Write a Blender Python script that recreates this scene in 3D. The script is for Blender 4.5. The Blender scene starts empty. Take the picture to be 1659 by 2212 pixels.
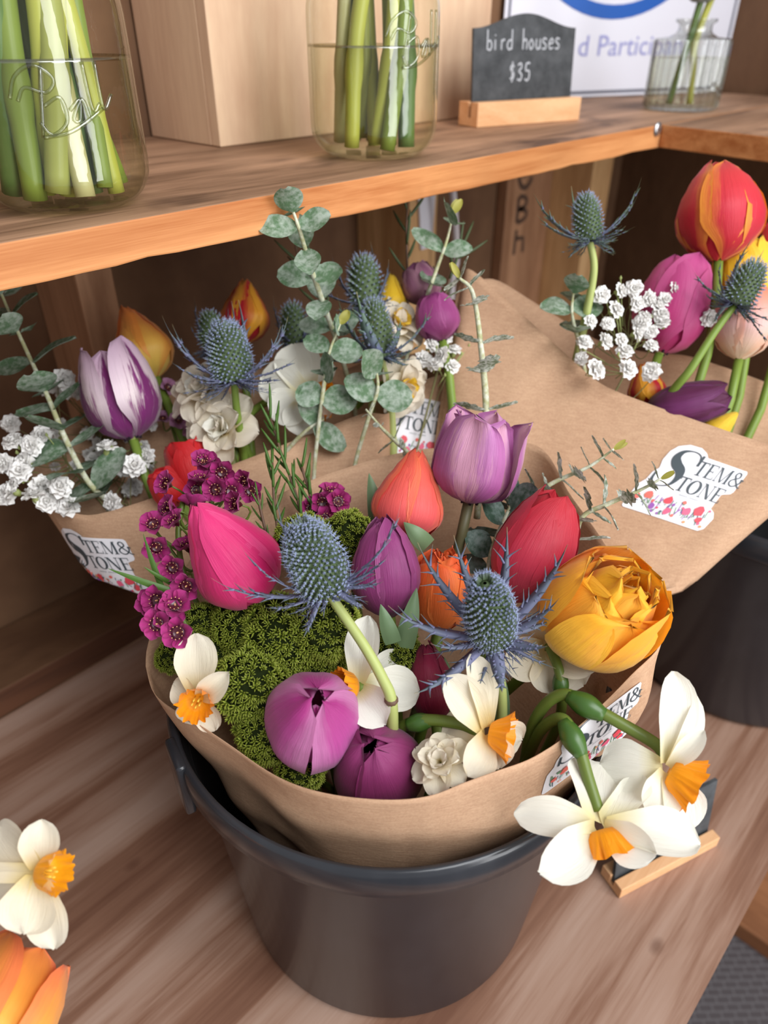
import bpy, bmesh, math, random
from math import sin, cos, pi, radians
from mathutils import Vector as V, Matrix
from mathutils.bvhtree import BVHTree
import numpy as np

# ------------------------------------------------------------------ camera, world, light, exposure
SC = bpy.context.scene
COL = SC.collection
FPX, CX, CY = 1570.0, 829.5, 1106.0
PITCH, AZ = radians(33.8), radians(43.5)
CAM = V((0, 0, .60))
FH = V((cos(AZ), sin(AZ), 0)); RT = V((sin(AZ), -cos(AZ), 0))
FW = FH * cos(PITCH) + V((0, 0, -sin(PITCH))); UP = RT.cross(FW)

def ray(x, y):
    return FW + RT * ((x - CX) / FPX) - UP * ((y - CY) / FPX)
def W(x, y, t):                       # a point seen at (x, y), t metres in front of the camera
    return CAM + ray(x, y) * t
def on_z(x, y, z):
    r = ray(x, y); return CAM + r * ((z - CAM.z) / r.z)
def on_y(x, y, Y):
    r = ray(x, y); return CAM + r * ((Y - CAM.y) / r.y)
def depth(p):
    return (p - CAM).dot(FW)

cam = bpy.data.objects.new('camera', bpy.data.cameras.new('camera'))
COL.objects.link(cam)
cam.matrix_world = Matrix(((RT.x, UP.x, -FW.x, CAM.x), (RT.y, UP.y, -FW.y, CAM.y), (RT.z, UP.z, -FW.z, CAM.z), (0, 0, 0, 1)))
cam.data.sensor_fit = 'HORIZONTAL'; cam.data.sensor_width = 36
cam.data.lens = FPX / 1659 * 36
cam.data.clip_start = .01
cam.data.dof.use_dof = True; cam.data.dof.focus_distance = .43; cam.data.dof.aperture_fstop = 8.0
SC.camera = cam
SC.view_settings.view_transform = 'Standard'; SC.view_settings.look = 'None'
SC.view_settings.gamma = 1; SC.view_settings.use_curve_mapping = False
SC.view_settings.exposure = 0.25

wd = bpy.data.worlds.new('daylight'); SC.world = wd; wd.use_nodes = True
bg = wd.node_tree.nodes['Background']
bg.inputs[0].default_value = (.97, .97, 1.0, 1); bg.inputs[1].default_value = .44

def area(name, loc, target, sx, sy, power, col):
    d = bpy.data.lights.new(name, 'AREA'); d.shape = 'RECTANGLE'; d.size = sx; d.size_y = sy
    d.energy = power; d.color = col
    o = bpy.data.objects.new(name, d); COL.objects.link(o); o.location = loc
    o.rotation_euler = (V(target) - V(loc)).to_track_quat('-Z', 'Y').to_euler()
    return o
# daylight through the open front of the stand: two tall openings down to the ground and the sky above them
area('front_opening_light', (.02, -2.0, .85), (.02, .4, .85), .62, 2.5, 30, (.98, .985, 1))
area('side_opening_light', (1.02, -1.9, .85), (.75, .4, .85), .42, 2.5, 19, (.98, .985, 1))
area('sky_light', (.35, -1.25, 2.1), (.30, .35, .25), 1.9, .9, 40, (.95, .975, 1))

# ------------------------------------------------------------------ mesh helpers
class MB:
    def __init__(s): s.v = []; s.f = []; s.m = []; s.uv = []
    def face(s, ids, m=0, uv=None):
        s.f.append(ids); s.m.append(m); s.uv.append(uv or [(0, 0)] * len(ids))
    def grid(s, P, m=0, closed_u=False, uv=True):
        """P: list of rows (v) of points (u)"""
        nv, nu = len(P), len(P[0]); b = len(s.v)
        for r in P: s.v.extend(r)
        for j in range(nv - 1):
            for i in range(nu if closed_u else nu - 1):
                i2 = (i + 1) % nu
                ids = (b + j*nu + i, b + j*nu + i2, b + (j+1)*nu + i2, b + (j+1)*nu + i)
                d = nu if closed_u else nu - 1
                u0, u1, v0, v1 = i/d, (i+1)/d, j/(nv-1), (j+1)/(nv-1)
                s.face(ids, m, [(u0, v0), (u1, v0), (u1, v1), (u0, v1)])
    def tube(s, pts, rad, n=8, m=0, cap=True):
        pts = [V(p) for p in pts]
        if not hasattr(rad, '__len__'): rad = [rad] * len(pts)
        T = []
        for i in range(len(pts)):
            a = pts[max(0, i-1)]; b = pts[min(len(pts)-1, i+1)]
            d = b - a; T.append(d.normalized() if d.length > 1e-9 else V((0, 0, 1)))
        nrm = T[0].orthogonal().normalized(); rows = []
        for i, p in enumerate(pts):
            nrm = (nrm - T[i] * nrm.dot(T[i]))
            nrm = nrm.normalized() if nrm.length > 1e-6 else T[i].orthogonal().normalized()
            bn = T[i].cross(nrm)
            rows.append([p + (nrm * cos(2*pi*k/n) + bn * sin(2*pi*k/n)) * rad[i] for k in range(n)])
        b0 = len(s.v); s.grid(rows, m, True)
        if cap:
            s.face(tuple(b0 + k for k in range(n))[::-1], m)
            e = b0 + (len(pts)-1)*n; s.face(tuple(e + k for k in range(n)), m)
    def box(s, lo, hi, m=0, X=None, O=None):
        """axis box lo..hi; optional frame X (3 axis vectors) and origin O"""
        X = X or (V((1,0,0)), V((0,1,0)), V((0,0,1))); O = O or V((0,0,0)); b = len(s.v)
        for z in (lo[2], hi[2]):
            for x, y in ((lo[0], lo[1]), (hi[0], lo[1]), (hi[0], hi[1]), (lo[0], hi[1])):
                s.v.append(O + X[0]*x + X[1]*y + X[2]*z)
        ms = m if hasattr(m, '__len__') else [m]*6     # bottom, top, y-, x+, y+, x-
        for k, q in enumerate(((3,2,1,0), (4,5,6,7), (0,1,5,4), (1,2,6,5), (2,3,7,6), (3,0,4,7))):
            s.face(tuple(b+i for i in q), ms[k])
    def lathe(s, prof, n=48, O=None, m=0):
        O = O or V((0,0,0))
        s.grid([[O + V((r*cos(2*pi*k/n), r*sin(2*pi*k/n), z)) for k in range(n)] for r, z in prof], m, True)

def smooth_path(pts, k=6):
    pts = [V(p) for p in pts]; P = [pts[0]*2 - pts[1]] + pts + [pts[-1]*2 - pts[-2]]; out = []
    for i in range(1, len(P)-2):
        a, b, c, d = P[i-1], P[i], P[i+1], P[i+2]
        for j in range(k):
            t = j/k
            out.append(.5*((2*b) + (c-a)*t + (2*a-5*b+4*c-d)*t*t + (3*b-a-3*c+d)*t**3))
    out.append(pts[-1]); return out

def obj(name, mb, mats, parent=None, smooth=True, loc=None, bevel=0, solid=0):
    off = V(parent['_o']) if parent is not None and '_o' in parent else (V(loc) if loc is not None else V((0,0,0)))
    me = bpy.data.meshes.new(name)
    me.from_pydata([tuple(V(p) - off) for p in mb.v], [], mb.f)
    if not isinstance(mats, (list, tuple)): mats = [mats]
    for mt in mats: me.materials.append(mt)
    ul = me.uv_layers.new(name='UVMap'); k = 0
    for pl, mi, uv in zip(me.polygons, mb.m, mb.uv):
        pl.material_index = mi; pl.use_smooth = smooth
        for q in uv:
            ul.data[k].uv = q; k += 1
    me.validate()
    o = bpy.data.objects.new(name, me); COL.objects.link(o)
    if parent is not None: o.parent = parent
    else: o.location = off
    if parent is not None: o['_o'] = tuple(off)
    else: o['_o'] = tuple(off)
    if bevel:
        b = o.modifiers.new('bevel', 'BEVEL'); b.width = bevel; b.segments = 2; b.limit_method = 'ANGLE'
    if solid:
        d = o.modifiers.new('thickness', 'SOLIDIFY'); d.thickness = solid; d.offset = 0
    return o
def thing(name, label, cat, loc, group=None):
    o = bpy.data.objects.new(name, None); COL.objects.link(o); o.location = loc; o['_o'] = tuple(loc)
    o.empty_display_size = .01
    o['label'] = label; o['category'] = cat
    if group: o['group'] = group
    return o
def tag(o, label, cat, group=None):
    o['label'] = label; o['category'] = cat
    if group: o['group'] = group
    return o
def struct(o): o['kind'] = 'structure'; return o
def subs(o, lv=1):
    m = o.modifiers.new('subdivision', 'SUBSURF'); m.levels = lv; m.render_levels = lv; return o

# ------------------------------------------------------------------ materials
def lin(r, g, b):
    f = lambda c: ((c/255+.055)/1.055)**2.4 if c > 10.3 else c/255/12.92
    return (f(r), f(g), f(b), 1)
class NT:
    def __init__(s, name):
        s.mat = bpy.data.materials.new(name); s.mat.use_nodes = True
        s.t = s.mat.node_tree; s.N = s.t.nodes; s.b = s.N['Principled BSDF']
    def n(s, typ, **kw):
        x = s.N.new(typ)
        for k, v in kw.items():
            if k.startswith('i_'):
                key = k[2:]; x.inputs[int(key) if key.isdigit() else key.replace('_', ' ')].default_value = v
            else: setattr(x, k, v)
        return x
    def l(s, a, b): s.t.links.new(a, b)
    def math(s, op, a, b=None, clamp=False):
        x = s.n('ShaderNodeMath', operation=op, use_clamp=clamp)
        for i, q in enumerate((a, b)):
            if q is None: continue
            if isinstance(q, (int, float)): x.inputs[i].default_value = q
            else: s.l(q, x.inputs[i])
        return x.outputs[0]
    def mix(s, f, a, b, blend='MIX'):
        x = s.n('ShaderNodeMix', data_type='RGBA', blend_type=blend)
        for i, q in ((0, f), (6, a), (7, b)):
            if isinstance(q, (int, float)): x.inputs[i].default_value = q
            elif isinstance(q, tuple): x.inputs[i].default_value = q
            else: s.l(q, x.inputs[i])
        return x.outputs[2]
    def ramp(s, f, stops, interp='LINEAR'):
        x = s.n('ShaderNodeValToRGB'); e = x.color_ramp.elements; x.color_ramp.interpolation = interp
        while len(e) < len(stops): e.new(.5)
        for q, (p, c) in zip(e, stops): q.position = p; q.color = c
        s.l(f, x.inputs[0]); return x.outputs[0]
    def noise(s, vec, scale, detail=4, rough=.5, dist=0):
        x = s.n('ShaderNodeTexNoise'); x.inputs['Scale'].default_value = scale; x.inputs['Detail'].default_value = detail
        x.inputs['Roughness'].default_value = rough; x.inputs['Distortion'].default_value = dist
        s.l(vec, x.inputs['Vector']); return x.outputs[0]
    def mapping(s, vec, sc=(1,1,1), rot=(0,0,0), loc=(0,0,0)):
        x = s.n('ShaderNodeMapping'); x.inputs['Scale'].default_value = sc; x.inputs['Rotation'].default_value = rot; x.inputs['Location'].default_value = loc
        s.l(vec, x.inputs['Vector']); return x.outputs[0]
    def coord(s, k='Object'): return s.n('ShaderNodeTexCoord').outputs[k]
    def bump(s, h, st=.2, d=.001):
        x = s.n('ShaderNodeBump'); x.inputs['Strength'].default_value = st; x.inputs['Distance'].default_value = d
        s.l(h, x.inputs['Height']); s.l(x.outputs[0], s.b.inputs['Normal'])
    def out(s, col=None, rough=.5, spec=.5):
        if col is not None:
            if isinstance(col, tuple): s.b.inputs['Base Color'].default_value = col
            else: s.l(col, s.b.inputs['Base Color'])
        s.b.inputs['Roughness'].default_value = rough; s.b.inputs['Specular IOR Level'].default_value = spec
        return s.mat
    def translucent(s, col, amount):
        o = s.N['Material Output']; tr = s.n('ShaderNodeBsdfTranslucent'); mx = s.n('ShaderNodeMixShader')
        if isinstance(col, tuple): tr.inputs[0].default_value = col
        else: s.l(col, tr.inputs[0])
        mx.inputs[0].default_value = amount
        s.l(s.b.outputs[0], mx.inputs[1]); s.l(tr.outputs[0], mx.inputs[2]); s.l(mx.outputs[0], o.inputs[0])

def plain(name, col, rough=.5, spec=.5, metal=0, trans=0):
    t = NT(name); t.out(col, rough, spec); t.b.inputs['Metallic'].default_value = metal
    if trans: t.translucent(col, trans)
    return t.mat
def wood(name, dark, light, scale=(1.2, 18, 18), rough=.6, knots=0, seed=0, band=1.0, blotch=None):
    t = NT(name); c = t.coord()
    m = t.mapping(c, scale, loc=(seed*3.1, seed*1.7, seed*.9))
    n1 = t.noise(m, 1.6*band, 5, .6, .6)
    m2 = t.mapping(c, (scale[0]*3, scale[1]*9, scale[2]*9))
    n2 = t.noise(m2, 2.5, 3, .6)
    w = t.math('ADD', t.math('MULTIPLY', n1, .75), t.math('MULTIPLY', n2, .25))
    col = t.ramp(w, [(.36, dark), (.62, light)])
    if blotch:
        b = t.noise(t.mapping(c, (scale[0]*1.5, scale[1]*.35, scale[2]*.35)), 2.2, 3, .6, .4)
        col = t.mix(t.math('MULTIPLY', t.ramp(b, [(.56, (0,0,0,1)), (.68, (1,1,1,1))]), .75), col, blotch)
    if knots:
        vn = t.n('ShaderNodeTexVoronoi'); vn.inputs['Scale'].default_value = knots
        t.l(t.mapping(c, (1, 1.6, 1.6)), vn.inputs['Vector'])
        k = t.ramp(vn.outputs['Distance'], [(.03, (1,1,1,1)), (.10, (0,0,0,1))])
        col = t.mix(t.math('MULTIPLY', k, .8), col, tuple(x*.35 for x in dark[:3]) + (1,))
    t.bump(w, .15, .0006)
    return t.out(col, rough, .3)
def petal_mat(name, c0, c1, c2, edge=None, edge_amt=0, streak=None, streak_amt=0, stri=.16, trans=.22, rough=.45, e0=.45, flame=0):
    """pigment along the petal (base c0, middle c1, tip c2), a rim pigment and a mid-rib flame"""
    t = NT(name); uv = t.coord('UV'); sep = t.n('ShaderNodeSeparateXYZ'); t.l(uv, sep.inputs[0])
    col = t.ramp(sep.outputs[1], [(0, c0), (.38, c1), (1, c2)])
    e = t.math('ABSOLUTE', t.math('SUBTRACT', t.math('MULTIPLY', sep.outputs[0], 2.0), 1.0))
    nz = t.noise(t.mapping(uv, (14, 2.2, 1)), 1.0, 4, .6, .5)
    oi = t.n('ShaderNodeObjectInfo')
    if edge:
        e2 = t.math('ADD', e, t.math('MULTIPLY', t.math('SUBTRACT', nz, .5), .5))
        col = t.mix(t.math('MULTIPLY', t.ramp(e2, [(e0, (0,0,0,1)), (min(1, e0+.4), (1,1,1,1))]), edge_amt), col, edge)
    if streak:
        s2 = t.math('ADD', e, t.math('MULTIPLY', t.math('SUBTRACT', nz, .5), 1.5 + flame))
        vv = t.math('MULTIPLY', sep.outputs[1], -.25) if not flame else t.math('MULTIPLY', t.math('SUBTRACT', sep.outputs[1], .62), .75)
        s2 = t.math('ADD', s2, vv)
        col = t.mix(t.math('MULTIPLY', t.ramp(s2, [(.12, (1,1,1,1)), (.4, (0,0,0,1))]), streak_amt), col, streak)
    fine = t.noise(t.mapping(uv, (70, 2.5, 1)), 1.0, 3, .6)
    k = t.math('ADD', t.math('MULTIPLY', fine, stri*2), 1 - stri)
    g = t.n('ShaderNodeCombineColor'); [t.l(k, g.inputs[i]) for i in range(3)]
    col = t.mix(1.0, col, g.outputs[0], 'MULTIPLY')
    t.bump(t.math('ADD', fine, t.math('MULTIPLY', nz, 1.5)), .5, .0006)
    t.out(col, rough, .35); t.b.inputs['Sheen Weight'].default_value = .15
    t.translucent(col, trans); return t.mat
def powder_mat(name, green, powder, amt, sc=260, trans=.1):
    t = NT(name); c = t.coord(); n = t.noise(c, sc, 4, .7); n2 = t.noise(c, sc*.25, 2)
    m = t.math('MULTIPLY', t.ramp(t.math('ADD', t.math('MULTIPLY', n, .6), t.math('MULTIPLY', n2, .4)), [(.42, (0,0,0,1)), (.62, (1,1,1,1))]), amt)
    col = t.mix(m, green, powder); t.out(col, .7, .2); t.translucent(col, trans); return t.mat

M = {}
def table_mat():
    t = NT('table_plywood'); c = t.coord()
    broad = t.noise(t.mapping(c, (.55, 7.5, 1), (0, 0, radians(-3)), (3.3, 1.9, 0)), 2.2, 4, .5, .5)
    mid = t.noise(t.mapping(c, (2.0, 26, 1), (0, 0, radians(-3))), 2.0, 4, .6, .4)
    fine = t.noise(t.mapping(c, (7, 160, 1)), 2.0, 3, .6)
    w = t.math('ADD', t.math('ADD', t.math('MULTIPLY', broad, .62), t.math('MULTIPLY', mid, .26)), t.math('MULTIPLY', fine, .12))
    col = t.ramp(w, [(.38, lin(112, 76, 58)), (.46, lin(134, 97, 77)), (.53, lin(160, 127, 108)), (.64, lin(178, 149, 132))])
    vn = t.n('ShaderNodeTexVoronoi'); vn.inputs['Scale'].default_value = 9; t.l(t.mapping(c, (.8, 1.3, 1)), vn.inputs['Vector'])
    k = t.math('MULTIPLY', t.ramp(vn.outputs['Distance'], [(.03, (1,1,1,1)), (.075, (0,0,0,1))]), .6)
    col = t.mix(k, col, lin(96, 62, 46)); t.bump(w, .15, .0006); return t.out(col, .62, .3)
M['table'] = table_mat()
M['table_edge'] = wood('plywood_edge', lin(150, 98, 62), lin(214, 166, 120), (2, 30, 90), .7, 0, 2)
M['shelf_front'] = wood('fir_planed_edge', lin(172, 104, 56), lin(212, 148, 94), (2.2, 26, 40), .55, 0, 3)
M['shelf_top'] = wood('fir_weathered', lin(110, 80, 58), lin(182, 142, 112), (2.0, 14, 14), .65, 0, 4, 1, lin(62, 40, 30))
M['stud'] = wood('stud_pine', lin(186, 140, 92), lin(230, 190, 138), (14, 14, .9), .65, 0, 5)
M['stud_dark'] = wood('stud_fir', lin(138, 98, 70), lin(186, 142, 108), (14, 14, .9), .65, 0, 6)
M['wall'] = wood('wall_sheathing', lin(94, 66, 46), lin(122, 90, 65), (3, 3, 1.2), .75, 0, 7)
M['plate'] = wood('bottom_plate', lin(70, 42, 28), lin(98, 62, 42), (1.5, 14, 14), .7, 0, 8)
M['box'] = wood('birdhouse_cedar', lin(202, 162, 132), lin(234, 202, 168), (9, 9, .8), .6, 0, 9, .8)
M['chalk_base'] = wood('sign_base_pine', lin(214, 158, 110), lin(232, 184, 138), (3, 30, 30), .6, 0, 10)
M['floor'] = None
def floor_mat():
    t = NT('rubber_floor'); c = t.coord()
    br = t.n('ShaderNodeTexBrick'); br.inputs['Scale'].default_value = 22; br.inputs['Mortar Size'].default_value = .03
    t.l(t.mapping(c, (1, 1, 1), (0, 0, radians(45))), br.inputs['Vector'])
    t.bump(br.outputs['Fac'], .6, .003)
    col = t.mix(br.outputs['Fac'], lin(76, 70, 72), lin(100, 96, 98)); return t.out(col, .6, .4)
M['floor'] = floor_mat()
def bucket_mat():
    t = NT('bucket_plastic'); c = t.coord(); n = t.noise(c, 60, 4, .7); n2 = t.noise(t.mapping(c, (1, 1, .5)), 9, 4, .7)
    col = t.mix(t.ramp(n2, [(.4, (0,0,0,1)), (.75, (1,1,1,1))]), (.022, .024, .029, 1), (.040, .042, .049, 1))
    col = t.mix(t.math('MULTIPLY', t.ramp(n, [(.70, (0,0,0,1)), (.78, (1,1,1,1))]), .5), col, (.16, .15, .15, 1))
    t.out(col, .22, .45); t.bump(n2, .08, .002); return t.mat
M['bucket'] = bucket_mat()
M['bucket_in'] = plain('bucket_shaded_inside', (.008, .008, .009, 1), .6, .3)  # near-black version of the bucket plastic, paints shade onto the inner wall
def paper_mat():
    t = NT('kraft_paper'); c = t.coord()
    n = t.noise(t.mapping(c, (40, 40, 260)), 3.0, 4, .7); n2 = t.noise(c, 16, 4, .6); n3 = t.noise(c, 700, 2, .7)
    w = t.math('ADD', t.math('ADD', t.math('MULTIPLY', n, .35), t.math('MULTIPLY', n2, .35)), t.math('MULTIPLY', n3, .3))
    col = t.ramp(w, [(.34, lin(182, 142, 112)), (.66, lin(220, 182, 148))])
    vo = t.n('ShaderNodeTexVoronoi', feature='SMOOTH_F1'); vo.inputs['Scale'].default_value = 15; vo.inputs['Smoothness'].default_value = .15
    t.l(t.mapping(c, (1.0, 1.0, .7)), vo.inputs['Vector'])
    t.bump(t.math('ADD', t.math('ADD', n2, t.math('MULTIPLY', n, .3)), t.math('MULTIPLY', vo.outputs['Distance'], 1.1)), .30, .0028); t.out(col, .75, .2)
    t.translucent(lin(206, 130, 70), .16); return t.mat
M['paper'] = paper_mat()
M['sticker'] = plain('sticker_white', lin(240, 238, 242), .35, .5)
M['ink'] = plain('sticker_ink', lin(62, 72, 78), .5)
M['ink_light'] = plain('sticker_ink_grey', lin(110, 120, 124), .5)
for k, c in dict(p_red=(226, 70, 84), p_pink=(232, 96, 130), p_coral=(236, 110, 96), p_violet=(150, 84, 170), p_green=(110, 150, 110), p_teal=(70, 100, 110), p_orange=(236, 150, 96)).items():
    M[k] = plain('print_' + k[2:], lin(*c), .5)
M['stem'] = plain('stem_green', lin(122, 146, 60), .45, .4, 0, .1)
M['stem_pale'] = plain('stem_pale_green', lin(176, 186, 112), .45, .4, 0, .1)
M['stem_olive'] = plain('stem_olive', lin(104, 122, 50), .4, .45, 0, .1)
M['ovary'] = plain('ovary_green', lin(62, 96, 36), .35, .5)
M['stem_brown'] = plain('stem_brown', lin(96, 70, 52), .6)
M['leaf'] = plain('tulip_leaf', lin(112, 138, 100), .45, .4, 0, .15)
M['needle'] = plain('needle_green', lin(74, 108, 42), .45, .4, 0, .15)
M['euc'] = powder_mat('eucalyptus_leaf', lin(92, 120, 88), lin(196, 204, 194), .60)
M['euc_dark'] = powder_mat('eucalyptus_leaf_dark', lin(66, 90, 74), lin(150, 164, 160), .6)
M['euc_frost'] = powder_mat('eucalyptus_leaf_frosted', lin(110, 124, 96), lin(226, 230, 222), .95, 420)
M['euc_tip'] = plain('eucalyptus_tip', lin(166, 160, 72), .45, .4, 0, .2)
M['euc_stem'] = powder_mat('eucalyptus_stem', lin(178, 178, 132), lin(226, 228, 214), .8, 300)
# ------------------------------------------------------------------ the stand: walls, studs, floor, table, shelves
ZS, YS, YW = .507, .41, .735                     # shelf top, shelf front edge, wall sheathing
X0 = V((1, 0, 0))
WR0, WRD = V((1.405, .525, 0)), V((-.2, -.98, 0)).normalized()      # right wall line
def wr(y): return WR0.x + (y - WR0.y) * WRD.x / WRD.y

m = MB(); m.box((-.9, YW, -.75), (1.62, YW+.02, 1.25)); struct(obj('wall_back', m, M['wall'], smooth=False))
m = MB(); n_ = V((.98, -.2, 0)).normalized()
m.box((-.23, 0, -.75), (1.2, .02, 1.25), 0, (WRD, n_, V((0,0,1))), WR0); struct(obj('wall_right', m, M['wall'], smooth=False))
m = MB(); m.box((-1.5, -1.6, -.77), (2.2, YW, -.75)); struct(obj('floor', m, M['floor'], smooth=False))
m = MB(); m.box((-.9, .64, .0005), (1.38, YW-.001, .034), [0, 1, 0, 0, 0, 0]); struct(obj('baseboard_back', m, [M['plate'], M['wall']], smooth=False, bevel=.002))  # plate top takes the lighter wall colour, painting in light from above
for i, (x0, x1, mt) in enumerate(((.281, .316, 'stud_dark'), (.721, .775, 'stud'), (1.168, 1.232, 'stud'))):
    m = MB(); m.box((x0, .64, .0345), (x1, YW-.001, ZS-.024)); struct(obj('trim_%d' % (i+1), m, M[mt], smooth=False, bevel=.0015))
xa = on_y(1098, 380, .715).x
m = MB(); m.box((xa, .714, .0345), (1.1675, YW-.001, ZS-.024)); st = struct(obj('trim_4', m, M['stud_dark'], smooth=False, bevel=.0015))
# blurred printed grade stamp down that board
m = MB(); rs = random.Random(4)
def stroke(mb, pts, wd, to3, m=0):
    """flat ribbon through 2-D points; wd may vary; to3 maps 2-D to 3-D"""
    if not hasattr(wd, '__len__'): wd = [wd]*len(pts)
    L, R_ = [], []
    for i, p in enumerate(pts):
        a = pts[max(0, i-1)]; b = pts[min(len(pts)-1, i+1)]
        dx, dy = b[0]-a[0], b[1]-a[1]; q = math.hypot(dx, dy) or 1
        nx, ny = -dy/q*wd[i]/2, dx/q*wd[i]/2
        L.append(to3(p[0]+nx, p[1]+ny)); R_.append(to3(p[0]-nx, p[1]-ny))
    mb.grid([L, R_], m)
def arc2(cx, cy, rx, ry, a0, a1, n=14):
    return [(cx+rx*cos(radians(a0+(a1-a0)*i/n)), cy+ry*sin(radians(a0+(a1-a0)*i/n))) for i in range(n+1)]
cxs = xa + .048
to = lambda z0: (lambda a, b: V((cxs + a, .7136, z0 + b)))
for z0, kind in ((.452, 'B'), (.402, 'S'), (.348, 'B'), (.296, 'h')):
    f = to(z0)
    if kind == 'B':
        stroke(m, [(-.014, -.02), (-.014, .02)], .009, f); stroke(m, arc2(-.012, .010, .022, .010, 90, -90), .008, f); stroke(m, arc2(-.012, -.010, .025, .010, 90, -90), .008, f)
    elif kind == 'S':
        stroke(m, arc2(0, 0, .019, .022, 20, 340), .009, f); stroke(m, [(-.01, -.004), (.012, .006)], .008, f)
    else:
        stroke(m, [(-.014, -.02), (-.012, .02)], .008, f); stroke(m, [(.012, -.02), (.01, .004), (-.01, .006)], .008, f)
obj('grade_stamp', m, plain('stamp_ink', lin(88, 66, 52), .8), st)

m = MB(); m.box((-.9, 0, -.018), (1.29, .6395, 0), [0, 0, 1, 1, 1, 1])
t = thing('plywood_table', 'rough plywood table top under the black bucket', 'table', (.3, .3, -.018))
obj('tabletop', m, [M['table'], M['table_edge']], t, False)
m = MB()
for x in (-.7, 1.2):
    for y in (.08, .56): m.box((x, y, -.75), (x+.06, y+.06, -.0182))
# two front and two back legs, each its own mesh
for x in (-.7, 1.2):
    for y in (.08, .56):
        q = MB(); q.box((x, y, -.75), (x+.06, y+.06, -.0182)); obj('leg', q, M['stud'], t, False, bevel=.002)
m = MB(); m.box((.907, -.5, -.75), (1.16, .5, -.71)); tag(obj('floor_beam', m, wood('beam_wood', lin(120, 76, 48), lin(160, 108, 72), (12, 1, 12), .7, 0, 12), smooth=False, loc=(1.0, 0, -.75), bevel=.003), 'brown timber lying on the dark rubber floor below the table', 'timber')

# long shelf, its free end against the right wall
t = thing('wall_shelf', 'long wooden shelf with bright planed front edge carrying the mason jars', 'shelf', (.4, YS, ZS-.024))
m = MB(); rs = random.Random(8)
N = 90; xs = [-.5 + (wr(YS)-.012+.5)*i/N for i in range(N+1)]
wob = [0]*(N+1)
for i in range(N+1):
    wob[i] = .0004*sin(i*1.1)+.0003*sin(i*2.7+1) + (.0010 if rs.random() < .10 else 0)
rows_t, rows_b = [], []
for i, x in enumerate(xs):
    xb = x if i < N else wr(YW)-.012
    top = ZS; bot = ZS-.0237+wob[i]*.7
    m.v += [V((x, YS, top)), V((x, YS+.0006*sin(i*.8), bot)), V((xb, YW-.0015, bot)), V((xb, YW-.0015, top))]
for i in range(N):
    a, b = i*4, i*4+4
    m.face((a+1, b+1, b, a), 0); m.face((a, b, b+3, a+3), 1); m.face((a+2, b+2, b+1, a+1), 1); m.face((a+3, b+3, b+2, a+2), 1)
m.face((0, 3, 2, 1), 1); e = N*4; m.face((e, e+1, e+2, e+3), 1)
obj('shelf_board', m, [M['shelf_front'], M['shelf_top']], t, False, bevel=.0012)
sp = on_y(1420, 279, YS-.0005)
m = MB(); m.lathe([(.0001, .0026), (.004, .0028), (.0068, .0018), (.0074, 0)], 20); m.v = [sp + V((p.x, -p.z, p.y)) for p in m.v]
so = obj('screw', m, plain('zinc', (.55, .55, .56, 1), .3, .5, .9), t)
m = MB(); m.box((-.0025, -.0027, -.0005), (.0025, -.0022, .0005)); m.box((-.0005, -.0027, -.0025), (.0005, -.0022, .0025)); m.v = [sp + p for p in m.v]
obj('screw_slot', m, plain('screw_slot', (.03, .03, .03, 1), .6), so, False)
# short shelf running towards the viewer on the right
t = thing('corner_shelf', 'short wooden shelf meeting the long shelf at the corner, right edge of frame', 'shelf', (.9, .2, ZS-.024))
m = MB(); pl = [(.8885, YS-.0008), (.80, -.03), (wr(-.03)-.004, -.03), (wr(YS)-.004, YS-.0008)]
for z in (ZS-.0235, ZS-.0002): m.v += [V((x, y, z)) for x, y in pl]
m.face((0, 1, 2, 3), 1); m.face((7, 6, 5, 4), 1); m.face((4, 5, 1, 0), 0); m.face((1, 5, 6, 2), 0); m.face((2, 6, 7, 3), 1); m.face((3, 7, 4, 0), 1)
obj('shelf_board', m, [M['shelf_front'], M['shelf_top']], t, False, bevel=.0012)

# white bracket leg on the middle stud, white cord
m = MB(); yb = .6395
q = [on_y(893, 408, yb), on_y(941, 400, yb), on_y(929, 532, yb), on_y(906, 540, yb)]
q[0].z = q[1].z = ZS-.0245
for dy in (0, -.004): m.v += [p + V((0, dy, 0)) for p in q]
m.face((0, 3, 2, 1)); m.face((4, 5, 6, 7)); [m.face((a, (a+1) % 4, 4+(a+1) % 4, 4+a)) for a in range(4)]
tb = thing('shelf_bracket', 'white metal bracket leg screwed to the middle stud under the shelf', 'bracket', tuple(q[3]))
white = plain('white_metal', lin(228, 228, 236), .4, .5)
obj('bracket_plate', m, white, tb, False, bevel=.0012)
p = on_y(916, 518, yb-.0045); m = MB(); m.lathe([(.0001, .002), (.003, .0015), (.0042, 0)], 16); m.v = [p + V((a.x, -a.z, a.y)) for a in m.v]
obj('bracket_screw', m, plain('bracket_screw', (.12, .12, .13, 1), .4, .5, .6), tb)
m = MB(); pts = smooth_path([on_y(977, 400, .6), on_y(983, 470, .6), on_y(986, 560, .6), on_y(978, 600, .6), on_y(972, 700, .6)])
pts[0].z = ZS - .025
m.tube(pts, .0045, 8); tag(obj('white_cord', m, plain('cord_white', lin(206, 198, 200), .5), loc=tuple(pts[-1])), 'thin white cord hanging below the shelf beside the middle stud', 'cord')

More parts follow.
